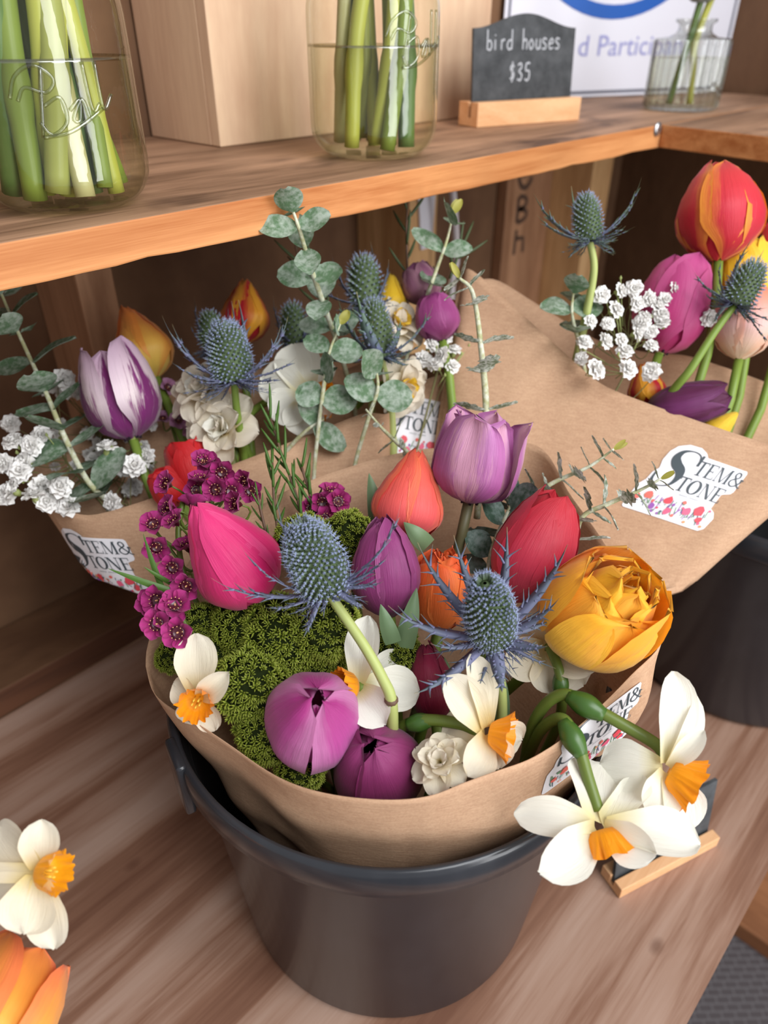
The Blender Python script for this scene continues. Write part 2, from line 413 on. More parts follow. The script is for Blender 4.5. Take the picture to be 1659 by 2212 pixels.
# ------------------------------------------------------------------ things on the shelf
m = MB(); by = .6155; bx0, bx1 = .432, on_y(1062, 20, .6155).x
tb = thing('birdhouse_box', 'plain upright cedar birdhouse box behind the middle mason jar', 'birdhouse', (.58, .67, ZS))
m.box((bx0, by, ZS+.0005), (bx1, by+.014, 1.0)); obj('front_panel', m, M['box'], tb, False, bevel=.001)
m = MB(); m.box((bx0, by+.0143, ZS+.0005), (bx0+.014, YW-.004, 1.0)); obj('side_panel', m, M['box'], tb, False, bevel=.001)
m = MB(); m.box((bx1-.014, by+.0143, ZS+.0005), (bx1, YW-.004, 1.0)); obj('side_panel', m, M['box'], tb, False, bevel=.001)

GLY = {'b': [[(.1, 1.6), (.08, 0)], [(.08, .1), (.4, 0), (.6, .35), (.4, .75), (.1, .6)]],
       'i': [[(.2, .8), (.2, 0)], [(.2, 1.1), (.22, 1.2)]],
       'r': [[(.15, .8), (.15, 0)], [(.15, .5), (.35, .8), (.55, .75)]],
       'd': [[(.6, .7), (.3, .75), (.05, .4), (.25, 0), (.6, .2)], [(.62, 1.6), (.6, 0)]],
       'h': [[(.1, 1.6), (.1, 0)], [(.1, .5), (.35, .8), (.55, .6), (.55, 0)]],
       'o': [[(.3, .8), (.05, .45), (.25, 0), (.55, .35), (.3, .8)]],
       'u': [[(.1, .8), (.1, .2), (.35, 0), (.55, .25)], [(.57, .8), (.57, 0)]],
       's': [[(.55, .75), (.25, .85), (.1, .6), (.5, .3), (.4, .02), (.05, .05)]],
       'e': [[(.1, .4), (.55, .5), (.4, .82), (.08, .5), (.2, .02), (.6, .1)]],
       '$': [[(.55, 1.2), (.25, 1.3), (.1, 1.0), (.5, .6), (.4, .2), (.05, .25)], [(.33, 1.6), (.3, -.1)]],
       '3': [[(.05, 1.3), (.4, 1.45), (.5, 1.1), (.2, .8), (.55, .5), (.4, .05), (.02, .15)]],
       '5': [[(.6, 1.45), (.15, 1.4), (.1, .85), (.5, .8), (.55, .3), (.3, 0), (.02, .15)]], ' ': []}
chalk = plain('chalk_grey', lin(176, 178, 182), .9, .1)
def slate_mat():
    t = NT('slate_board'); c = t.coord(); n = t.noise(c, 40, 4, .7); return t.out(t.ramp(n, [(.35, lin(58, 60, 62)), (.7, lin(84, 86, 88))]), .7, .2)
M['slate'] = slate_mat()
def write(mb, s, org, X, Y, h, wd, spread=.8):
    """hand lettering in chalk ribbons; h = x-height"""
    x = 0
    for ch in s:
        for st_ in GLY[ch]:
            pts = smooth_path([(a, b, 0) for a, b in st_], 4) if len(st_) > 2 else [V((a, b, 0)) for a, b in st_]
            stroke(mb, [((x + p.x)*h, p.y*h) for p in pts], wd, lambda a, b: org + X*a + Y*b)
        x += spread
def chalkboard(name, label, A, B, base_d, base_h, H, lean, wr_fn, curved):
    """A, B: front bottom corners of the wooden foot; board stands in its slot leaning back"""
    X = (B - A).normalized(); Z = V((0,0,1)); Nb = Z.cross(X)          # Nb points away from the viewer
    w = (B - A).length
    t = thing(name, label, 'sign', tuple((A+B)/2))
    m = MB()
    m.box((0, 0, .0004), (w, base_d*.38, base_h), 0, (X, Nb, Z), A); m.box((0, base_d*.38+.0045, .0004), (w, base_d, base_h), 0, (X, Nb, Z), A)
    m.box((0, base_d*.36, .0004), (w, base_d*.38+.0050, base_h*.35), 0, (X, Nb, Z), A)
    obj('wooden_foot', m, M['chalk_base'], t, False, bevel=.0006)
    Yb = (Z*cos(lean) + Nb*sin(lean)); Nf = -(Nb*cos(lean) - Z*sin(lean))
    O = A + Nb*(base_d*.38+.0012) + Z*(base_h*.36+.0004); L = []; wi = w*.955; o0 = w*.022
    top = [(wi*i/24, H + (.16*H*max(0, sin(pi*(i/24)))**2 if curved else 0)) for i in range(25)]
    ring = [(0, 0), (wi, 0)] + top[::-1]
    m = MB(); nR = len(ring)
    for k in (0, 1): m.v += [O + X*(o0+a) + Yb*b - Nf*(.003*k) for a, b in ring]
    m.face(tuple(range(nR))); m.face(tuple(range(nR, 2*nR))[::-1])
    for i in range(nR): m.face((i, i+nR, (i+1) % nR+nR, (i+1) % nR))
    bd = obj('slate', m, M['slate'], t, False)
    m = MB(); wr_fn(m, O + X*o0 + Nf*.0004, X, Yb, wi, H); obj('chalk_writing', m, chalk, bd, False)
    return t
def writing1(m, O, X, Y, w, H):
    write(m, 'bird', O + X*(w*.12) + Y*(H*.76), X, Y, H*.140, H*.020); write(m, 'houses', O + X*(w*.46) + Y*(H*.76), X, Y, H*.145, H*.020)
    write(m, '$35', O + X*(w*.35) + Y*(H*.40), X, Y, H*.140, H*.022, .95)
A, B = on_z(1030, 277, ZS), on_z(1250, 260, ZS)
chalkboard('chalkboard_sign', 'small arched chalkboard reading bird houses $35 on the long shelf', A, B, .034, .024, .082, radians(4), writing1, True)
def writing2(m, O, X, Y, w, H):
    for k, (a, b) in enumerate(((.60, .55), (.70, .62), (.42, .30), (.34, .22), (.46, .14))):
        stroke(m, [(w*a, H*b), (w*(a+.05), H*(b+.14))], H*.04, lambda p, q: O + X*p + Y*q)
    for a, b in ((.64, .5), (.4, .42)): stroke(m, arc2(w*a, H*b, w*.03, H*.07, 0, 300), H*.03, lambda p, q: O + X*p + Y*q)
A, B = on_z(1337, 1942, 0), on_z(1548, 1828, 0)
chalkboard('chalkboard_sign', 'small chalkboard in a wooden foot on the table below the drooping daffodils', A, B, .024, .013, .066, radians(8), writing2, False)

# white metal sign leaning in the corner
bl = on_y(1075, 210, YW-.008); bl.z = ZS + .001; br = on_z(1553, 197, ZS+.001)
X = (br - bl); X.z = 0; ws = X.length; X.normalize(); Nb = V((0,0,1)).cross(X); Yv = V((0,0,1))
t = thing('metal_sign', 'white metal sign with blue ring leaning in the shelf corner behind the bud vase', 'sign', tuple((bl+br)/2))
def rrect(w, h, r, n=6):
    P = []
    for cx, cy, a in ((w-r, r, -90), (w-r, h-r, 0), (r, h-r, 90), (r, r, 180)):
        P += arc2(cx, cy, r, r, a, a+90, n)
    return P
hs = .42; ring = rrect(ws, hs, .022); m = MB(); nR = len(ring); So = lambda a, b, d=0: bl + X*a + Yv*b - Nb*d
for d in (0, .0016): m.v += [So(a, b, d) for a, b in ring]
m.face(tuple(range(nR))[::-1]); m.face(tuple(range(nR, 2*nR)))
for i in range(nR): m.face((i, (i+1) % nR, (i+1) % nR+nR, i+nR))
pan = obj('sign_panel', m, plain('sign_white', lin(226, 226, 236), .35, .5), t, False)
m = MB(); ins = [((a-ws/2)*.965+ws/2, (b-hs/2)*.972+hs/2) for a, b in ring]; stroke(m, ins+[ins[0]], .004, lambda a, b: So(a, b, .0021))
obj('border_line', m, plain('sign_border', lin(96, 98, 112), .4), pan, False)
# ring and lettering: placed on the sign plane
def on_sign(x, y):
    r = ray(x, y); k = ((bl - CAM).dot(Nb)) / r.dot(Nb); p = CAM + r*k - bl
    return p.dot(X), p.z
a1, b1 = on_sign(1322, 42); a0, b0 = on_sign(1212, 4); a2, b2 = on_sign(1432, 4)
hc = (a2-a0)/2; sg = (b0+b2)/2 - b1; rr = (hc*hc+sg*sg)/(2*sg); cxr = (a0+a2)/2
m = MB(); stroke(m, arc2(cxr, b1+rr, rr-.009, rr-.009, 0, 360, 72), .018, lambda a, b: So(a, b, .0022))
obj('blue_ring', m, plain('ring_blue', lin(36, 92, 176), .4), pan, False)
def text_mesh(s, size):
    cu = bpy.data.curves.new('text', 'FONT'); cu.body = s; cu.size = size; cu.resolution_u = 3
    o = bpy.data.objects.new('text', cu); COL.objects.link(o); dg = bpy.context.evaluated_depsgraph_get()
    me = bpy.data.meshes.new_from_object(o.evaluated_get(dg)); vs = [v.co.copy() for v in me.vertices]; fs = [tuple(p.vertices) for p in me.polygons]
    bpy.data.objects.remove(o); bpy.data.curves.remove(cu); bpy.data.meshes.remove(me); return vs, fs
violet = plain('sign_violet', lin(150, 152, 204), .5); ax, ay = on_sign(1246, 121)
for word, dx in (('d', 0), ('Participant', .036)):
    vs, fs = text_mesh(word, .038); off = min(v.x for v in vs); m = MB()
    m.v = [So(ax + dx + (v.x-off)*1.12, ay + v.y, .0022) for v in vs]
    for f_ in fs: m.face(f_)
    obj('sign_word', m, violet, pan, False)
m = MB(); bot = rr - .030
for ch, ang in (('I', -12.5), ('&', -3.5), ('C', 6.0), ('L', 13)):
    vs, fs = text_mesh(ch, .034); w_ = max(v.x for v in vs); b = len(m.v); A_ = radians(ang)
    for v in vs:
        px, py = v.x - w_/2, v.y - bot
        m.v.append(So(cxr + px*cos(A_) - py*sin(A_), b1 + rr + px*sin(A_) + py*cos(A_), .0022))
    for f_ in fs: m.face(tuple(b+i for i in f_))
obj('ring_lettering', m, plain('sign_black', lin(52, 52, 56), .5), pan, False)

# ------------------------------------------------------------------ glass
def glass_mat(name, tint, refl=.9, edge=(.70, .74, .62, 1), base=.06):
    t = NT(name); N = t.N; o = N['Material Output']
    tr = t.n('ShaderNodeBsdfTransparent'); gl = t.n('ShaderNodeBsdfGlossy'); gl.inputs['Roughness'].default_value = .02; gl.inputs[0].default_value = (refl, refl, refl, 1)
    lw = t.n('ShaderNodeLayerWeight'); lw.inputs['Blend'].default_value = .5
    f5 = t.math('POWER', lw.outputs['Facing'], 4.5)
    t.l(t.mix(t.math('POWER', lw.outputs['Facing'], 3.0), tint, edge), tr.inputs[0])
    mx = t.n('ShaderNodeMixShader'); t.l(t.math('ADD', t.math('MULTIPLY', f5, .75), base), mx.inputs[0])
    t.l(tr.outputs[0], mx.inputs[1]); t.l(gl.outputs[0], mx.inputs[2]); t.l(mx.outputs[0], o.inputs[0])
    n = t.noise(t.coord(), 40, 3, .5); bp = t.n('ShaderNodeBump'); bp.inputs['Strength'].default_value = .25; bp.inputs['Distance'].default_value = .002
    t.l(n, bp.inputs['Height']); t.l(bp.outputs[0], gl.inputs['Normal']); return t.mat
M['glass'] = glass_mat('jar_glass', (.97, .98, .95, 1))
M['water'] = glass_mat('jar_water', (.97, .975, .93, 1), .7, (.80, .82, .62, 1), .015)
M['surface'] = plain('water_line', lin(150, 138, 92), .1, .6); 
def water_top_mat():
    t = NT('water_surface'); o = t.N['Material Output']; tr = t.n('ShaderNodeBsdfTransparent'); tr.inputs[0].default_value = (.72, .70, .55, 1)
    gl = t.n('ShaderNodeBsdfGlossy'); gl.inputs['Roughness'].default_value = .03; mx = t.n('ShaderNodeMixShader'); mx.inputs[0].default_value = .25
    t.l(tr.outputs[0], mx.inputs[1]); t.l(gl.outputs[0], mx.inputs[2]); t.l(mx.outputs[0], o.inputs[0]); return t.mat
M['surface'] = water_top_mat()
def catmull1(pr, k=5):
    return [(max(.0001, p.x), p.y) for p in smooth_path([(a, b, 0) for a, b in pr], k)]
JAR = [(.0005, .0), (.60, .0), (.74, .02), (.88, .10), (.97, .22), (1.0, .36), (1.0, .8), (1.0, 1.35), (.985, 1.65), (.90, 1.83), (.76, 1.95), (.70, 2.02), (.70, 2.25)]
def mason_jar(label, ctr, R, wl, seed, emb, nst, sc=(1, 1)):
    O = V((ctr.x, ctr.y, ZS + .0006)); rs = random.Random(seed)
    t = thing('mason_jar', label, 'jar', tuple(O))
    pr = catmull1([(r*R, z*R*sc[1]) for r, z in JAR])
    m = MB(); m.lathe(pr, 64, O); obj('glass_body', m, M['glass'], t)
    wz = wl - O.z; wp = [(r*.955, max(z, .004)) for r, z in pr if z < wz]; rl = wp[-1][0]
    m = MB(); m.lathe(wp + [(rl, wz)], 48, O); wa = obj('water', m, M['water'], t)
    m = MB(); m.lathe([(.0001, wz), (rl*1.02, wz), (rl*1.035, wz+.0012), (rl*1.035, wz-.0006)], 48, O); obj('water_surface', m, M['surface'], wa)
    if emb:
        m = MB(); a0, zc = emb
        def on(a, b):           # wrap 2-D script onto the jar side
            an = a0 + a/R; return O + V((R*1.004*cos(an), R*1.004*sin(an), zc + b))
        S = R*.5
        for st_ in ([(-.7, .35), (-.5, .75), (-.1, .95), (.25, .7), (.05, .45), (-.35, .55), (-.55, .3)], [(.05, .95), (-.2, -.4)], [(-.05, .2), (.3, .35), (.35, -.1), (0, -.35), (-.2, -.1)],
                    [(.45, .1), (.7, .3), (.62, -.1), (.5, -.05), (.75, .3), (.85, -.1)], [(.9, 1.0), (.95, .1), (1.15, .2)], [(1.2, 1.0), (1.22, .1), (1.5, .35)], [(-.2, -.4), (.4, -.3), (1.2, .1)]):
            m.tube([on(p.x*S, p.y*S) for p in smooth_path([(a, b, 0) for a, b in st_], 5)], R*.022, 6)
        obj('embossed_script', m, M['glass_emb'], t)
    return t, O, pr
M['glass_emb'] = glass_mat('jar_glass_embossed', (.80, .82, .70, 1), 1.0, (.4, .42, .3, 1), .10)
def jar_stems(O, R, h, n, seed, labels, cols, rad):
    """cut stems standing in the jar, each reaching the floor of the jar"""
    rs = random.Random(seed)
    for i in range(n):
        a = 2*pi*i/n + rs.uniform(-.25, .25); r0 = R*(.62 if i % 3 else .30)*rs.uniform(.85, 1.15) if i else 0
        b = a + rs.uniform(.5, 1.4); r1 = R*rs.uniform(.25, .62)
        rr_ = rad*rs.uniform(.75, 1.2)
        p0 = O + V((r0*cos(a), r0*sin(a), .006 + rs.uniform(0, .006))); p1 = O + V((r1*cos(b), r1*sin(b), h))
        mid = (p0+p1)/2 + V((rs.uniform(-1, 1), rs.uniform(-1, 1), 0))*R*.12
        o = bpy.data.objects
        m = MB(); pts = smooth_path([p0, mid, p1], 8); nn = len(pts)
        m.tube(pts, [rr_*(1.0 + .18*(1 if abs(j-nn*.35) < 1 else 0)) for j in range(nn)], 12)
        tag(obj('cut_stem', m, M[cols[i % len(cols)]], loc=tuple(p0)), labels[0], 'flower stem', labels[1])
def jar_at(px, py_base, wpx, back):
    f_ = on_z(px, py_base, ZS); d = depth(f_); R = wpx/2*d/FPX; fwd = V((f_.x, f_.y, 0)).normalized()
    R = wpx/2*(d + R*back)/FPX
    return f_ + fwd*(R*.62), R
for k, c in dict(js1=(130, 148, 62), js2=(100, 128, 68), js3=(168, 172, 92), js4=(186, 188, 84), js5=(200, 194, 140)).items():
    M[k] = plain('jar_stem_' + k[2:], lin(*c), .35, .5, 0, .15)
c1, R1 = jar_at(163, 462, 338, .6)
t1, O1, pr = mason_jar('large clear mason jar of thick green stems, cut off by the left frame edge', c1, R1, on_y(160, 124, c1.y).z, 3, (-2.05, R1*1.05), 9, (1, 1.28))
jar_stems(O1, R1, R1*3.4, 18, 7, ('thick green flower stem standing in water in the left mason jar', 'stems in the left mason jar'), ['js1', 'js2', 'js4', 'js1', 'js3', 'js4', 'js5'], R1*.125)
c2, R2 = jar_at(808, 346, 264, .6)
t2, O2, pr = mason_jar('clear mason jar of green stems standing in front of the birdhouse box', c2, R2, on_y(808, 99, c2.y).z, 5, (-1.85, R2*1.42), 8, (1, 1.22))
jar_stems(O2, R2, R2*3.2, 10, 12, ('slim green flower stem standing in water in the middle mason jar', 'stems in the middle mason jar'), ['js4', 'js1', 'js2', 'js3', 'js5', 'js4'], R2*.12)
# ribbed bud vase
vp = on_z(1466, 243, ZS); dv = depth(vp); Rv = 78*(dv+.03)/FPX; vc = vp + V((vp.x, vp.y, 0)).normalized()*Rv*.85
O3 = V((vc.x, vc.y, ZS+.0006)); t = thing('bud_vase', 'small ribbed clear glass bud vase in front of the white sign', 'vase', tuple(O3))
zt = lambda py: on_y(1490, py, vc.y).z - O3.z
hb, hn, ht = zt(84), zt(64), zt(40)
prof = [(.0005, 0), (Rv*.9, 0), (Rv, .004)] + [(Rv, .004 + (hb-.006)*i/8) for i in range(1, 9)] + [(Rv*.97, hb), (Rv*.62, hb+.002), (Rv*.46, hb+.006), (Rv*.42, hn), (Rv*.42, ht-.006), (Rv*.52, ht-.003), (Rv*.52, ht)]
m = MB(); nk = 168
m.grid([[O3 + V((r*(1-.075*(abs(sin(14*2*pi*k/nk)) if r > Rv*.8 else 0))*cos(2*pi*k/nk), r*(1-.075*(abs(sin(14*2*pi*k/nk)) if r > Rv*.8 else 0))*sin(2*pi*k/nk), z)) for k in range(nk)] for r, z in prof], 0, True)
M['glass_rib'] = glass_mat('ribbed_glass', (.86, .88, .86, 1), 1.0, (.30, .32, .30, 1), .13)
obj('glass_body', m, M['glass_rib'], t)
m = MB(); hw = zt(124); m.lathe([(.0002, .004), (Rv*.9, .005), (Rv*.93, hw)], 48, O3); wa = obj('water', m, M['water'], t)
m = MB(); m.lathe([(.0001, hw), (Rv*.95, hw)], 48, O3); obj('water_surface', m, M['surface'], wa)
for dx, dy, ex, ey, c, nm in ((-.016, .0, .004, .0, 'js2', 'dark green leafy stem crossing the bud vase to its lower left corner'), (.012, .0, .020, .0, 'js4', 'pale stem leaning right out of the bud vase neck')):
    m = MB(); p0 = O3 + RT*dx + V((0, 0, .006)); p1 = O3 + RT*(dx*.3) + V((0, 0, hb)); p2 = O3 + RT*ex + V((0,0,ht+.05)); m.tube(smooth_path([p0, (p0+p1)/2, p1, p2], 6), .0042, 10)
    tag(obj('cut_stem', m, M[c], loc=tuple(p0)), nm, 'flower stem')
m = MB(); p2 = O3 + V((0, 0, ht+.024)); m.lathe([(.0005, -.008), (.010, -.007), (.024, .002), (.026, .010), (.016, .020), (.0005, .024)], 24, p2)
tag(obj('grey_bloom', m, powder_mat('grey_bloom', lin(120, 130, 128), lin(190, 196, 196), .8), loc=tuple(p2)), 'grey dried bloom resting in the mouth of the bud vase', 'flower')

# ------------------------------------------------------------------ buckets
def bucket(label, ctr, k, lug):
    O = V((ctr[0], ctr[1], .0005)); t = thing('bucket', label, 'bucket', tuple(O))
    prof = [(.0005, 0), (.112, 0), (.1165, .002), (.119, .006), (.1375, .214), (.1385, .2160), (.1455, .2170), (.1476, .220), (.1480, .232), (.1474, .2385), (.1455, .2415), (.1430, .2410), (.1418, .238), (.1412, .230)]
    m = MB(); m.lathe([(r*k, z*k) for r, z in prof], 96, O); obj('bucket_wall', m, M['bucket'], t)
    m = MB(); m.lathe([(r*k, z*k) for r, z in [(.1411, .230), (.1372, .212), (.1165, .008), (.0005, .007)]], 96, O); obj('bucket_shaded_inside', m, M['bucket_in'], t)
    for a in lug:
        m = MB(); X = V((-sin(a), cos(a), 0)); R_ = V((cos(a), sin(a), 0))
        m.box((-.013, .1440*k, .198*k), (.013, .1505*k, .2425*k), 0, (X, R_, V((0,0,1))), O); obj('handle_lug', m, M['bucket'], t, True, bevel=.002)
    return t
BC = (.2576, .2386)
lugpt = on_z(392, 1640, .235); la = math.atan2(lugpt.y-BC[1], lugpt.x-BC[0])
bucket('black plastic bucket in the middle of the table holding the wrapped bouquets', BC, 1.0, [la])
bucket('second black bucket at the right frame edge behind the hanging daffodils', (.722, .128), 1.0, [])
# ------------------------------------------------------------------ kraft paper wraps (all four stand in the middle bucket)
def resample(pts, n):
    """n points evenly along a closed polyline"""
    P = pts + [pts[0]]; L = [0]
    for a, b in zip(P, P[1:]): L.append(L[-1] + (b-a).length)
    out = []
    for i in range(n):
        d = L[-1]*i/n; k = max(j for j in range(len(L)-1) if L[j] <= d)
        out.append(P[k].lerp(P[k+1], (d-L[k])/max(1e-9, L[k+1]-L[k])))
    return out
from mathutils import noise as mnoise
WRAPS = {}
def wrap(key, label, rim_px, apex, n=200, nv=30, crump=.0035, seed=0, sharp=0, ringk=.14, bulge=0):
    rim = [W(*p) for p in rim_px]
    if not sharp:
        q = smooth_path(rim + [rim[0]], 5)[:-1]
    else: q = rim
    q = resample(q, n); ap = W(*apex); cen = sum(q, V((0,0,0)))/n
    rows = []
    for j in range(nv+1):
        s = (j/nv)**1.15; r = []
        for i, p in enumerate(q):
            b = ap + (p - cen)*ringk
            x = p.lerp(b, s); a = 2*pi*i/n
            w = min(1, s*5)*(1-s)**.5*min(1, (1-s)*3)
            nrm = (x - ap.lerp(cen, .5)).normalized()
            f1 = mnoise.noise(V((x.x*22+seed, x.y*22, x.z*30)))
            f2 = 1 - abs(mnoise.noise(V((x.x*14-seed, x.y*14+3, x.z*20+seed))))*2.2
            lipw = .25*(1-s)**3
            x = x + (p - cen)*(bulge*sin(pi*s)*(1-s)*max(0, min(1, (p-cen).normalized().dot(RT)*1.6)))
            x = x + nrm*crump*(f1*(.6*w+lipw) + f2*.55*w)
            lim = .1165 + (.1372-.1165)*min(1, max(0, x.z/.214)) - .003 if x.z < .222 else (.1405 - .002 if x.z < .243 else None)
            if lim:
                d2 = V((x.x-BC[0], x.y-BC[1])); 
                if d2.length > lim: d2 = d2*(lim/d2.length); x = V((BC[0]+d2.x, BC[1]+d2.y, x.z))
            x.z = max(x.z, .012); r.append(x)
        rows.append(r)
    m = MB(); m.grid(rows, 0, True)
    base = ap.copy()
    t = thing('bouquet_wrap', label, 'wrapping paper', tuple(base))
    o = obj('kraft_sheet', m, M['paper'], t, True, solid=.0004)
    fc = [f for f in m.f]
    WRAPS[key] = (t, o, BVHTree.FromPolygons([tuple(v) for v in m.v], fc))
    return t
wrap('main', 'front kraft paper wrap with open mouth holding the main bouquet over the bucket rim',
     [(315,1440,.44), (336,1500,.425), (385,1540,.41), (440,1572,.40), (500,1612,.39), (560,1655,.38), (620,1688,.372), (690,1711,.366), (770,1724,.362), (860,1728,.360),
      (935,1718,.362), (1000,1692,.366), (1075,1665,.372), (1150,1638,.38), (1225,1590,.39), (1290,1532,.40), (1360,1462,.412), (1432,1384,.425),
      (1408,1310,.45), (1312,1176,.485), (1232,1062,.515), (1165,965,.54), (1060,962,.548), (960,966,.55), (870,976,.545), (760,1008,.54), (660,1042,.525), (560,1100,.50), (430,1190,.475), (350,1320,.455), (318,1400,.445)],
     (854,2064,.53), seed=1, crump=.009, bulge=.22, ringk=.11)
wrap('left', 'kraft paper wrap behind the front wrap on the left, sticker half turned away',
     [(104,1094,.565), (150,1106,.55), (210,1110,.545), (330,1075,.545), (480,1012,.555), (640,950,.565), (720,918,.57), (790,893,.575), (838,893,.58), (842,860,.61), (700,790,.64), (450,810,.64), (220,870,.62), (90,960,.60), (62,1040,.585)],
     (706,1900,.56), seed=5, crump=.003)
wrap('right', 'large kraft paper wrap standing at the right with full shop sticker facing out',
     [(985,640,.63), (1000,598,.63), (1022,585,.62), (1140,690,.60), (1230,772,.59), (1300,830,.58), (1390,868,.57), (1480,900,.56), (1580,934,.55), (1662,962,.545), (1745,1003,.54), (1765,1020,.56),
      (1765,880,.62), (1659,828,.63), (1560,792,.64), (1480,768,.65), (1400,762,.66), (1290,735,.67), (1165,660,.67), (1060,602,.66)],
     (900,1690,.57), seed=9, crump=.002)
wrap('middle', 'kraft paper wrap at the back centre, mostly hidden, sticker showing beside the right wrap',
     [(700,930,.625), (790,905,.62), (850,868,.62), (900,828,.625), (985,800,.63), (1010,790,.65), (960,760,.68), (860,770,.685), (740,800,.67), (690,850,.65)],
     (880,1800,.575), seed=13, crump=.002)

def poly_rows(outl, n=70):
    ys = [p[1] for p in outl]; y0, y1 = min(ys), max(ys); rows = []
    for j in range(n+1):
        y = y0 + (y1-y0)*min(.9995, max(.0005, j/n)); xs = []
        for a, b in zip(outl, outl[1:]+outl[:1]):
            if (a[1]-y)*(b[1]-y) <= 0 and a[1] != b[1]: xs.append(a[0]+(b[0]-a[0])*(y-a[1])/(b[1]-a[1]))
        rows.append((y, min(xs), max(xs)))
    return rows
OUTL = [(0, .02), (.03, 0), (.95, 0), (1.0, .05), (1.02, .22), (.98, .30), (.92, .34), (.92, .56), (1.0, .60), (1.02, .64), (1.02, .93), (.99, .97), (.52, .97), (.47, 1.03), (.38, 1.08), (.24, 1.08), (.13, 1.02), (.08, .92), (.07, .78), (.10, .66), (.06, .58), (.05, .46), (0, .36)]
def bar(x0, y0, x1, y1): return [(x0, y0), (x1, y0), (x1, y1), (x0, y1)]
def glyphs():
    """serif capitals as convex quads in a unit-height box, plus stroked curves"""
    G = {}
    G['T'] = (.72, [bar(0,.93,.72,1), bar(.29,0,.43,.95), bar(.17,0,.55,.05), bar(0,.78,.04,.95), bar(.68,.78,.72,.95)], [])
    G['E'] = (.66, [bar(.08,0,.22,1), bar(0,.95,.62,1), bar(0,0,.64,.05), bar(.2,.49,.45,.54), bar(.58,.78,.62,.97), bar(.60,0,.64,.22), bar(.42,.40,.45,.63)], [])
    G['M'] = (.98, [bar(.08,0,.12,1), bar(0,0,.2,.05), bar(0,.95,.16,1), [(.08,1),(.22,1),(.54,0),(.46,0)], [(.80,1),(.84,1),(.54,0),(.49,.06)], bar(.78,0,.92,1), bar(.70,0,.98,.05), bar(.8,.95,.98,1)], [])
    G['O'] = (.86, [], [([(p[0], p[1]) for p in arc2(.42, .5, .36, .47, 0, 360, 28)], [.05 + .10*abs(cos(2*pi*i/28)) for i in range(29)])])
    G['N'] = (.86, [bar(.1,0,.14,1), bar(0,0,.24,.05), bar(0,.95,.16,1), [(.08,1),(.24,1),(.78,0),(.62,0)], bar(.70,0,.745,1), bar(.6,.95,.84,1)], [])
    amp = [(.86,.52), (.70,.60), (.72,.40), (.58,.16), (.34,.02), (.10,.14), (.08,.36), (.28,.54), (.50,.70), (.46,.94), (.28,.98), (.18,.80), (.30,.58), (.52,.30), (.74,.06), (.90,.04)]
    G['&'] = (.95, [], [([(p.x, p.y) for p in smooth_path([(a, b, 0) for a, b in amp], 4)], .075)])
    return G
GL = glyphs()
def text_line(mb, s, x, y, h, to3, m=0, wk=1.0):
    for ch in s:
        w, quads, curves = GL[ch]
        for q in quads:
            b = len(mb.v); mb.v += [to3(x + a*h*wk, y + c*h) for a, c in q]; mb.face(tuple(range(b, b+4)), m)
        for pts, wd in curves:
            wd = [k*h for k in wd] if hasattr(wd, '__len__') else wd*h
            stroke(mb, [(x + a*h*wk, y + c*h) for a, c in pts], wd, to3, m)
        x += (w + .05)*h*wk
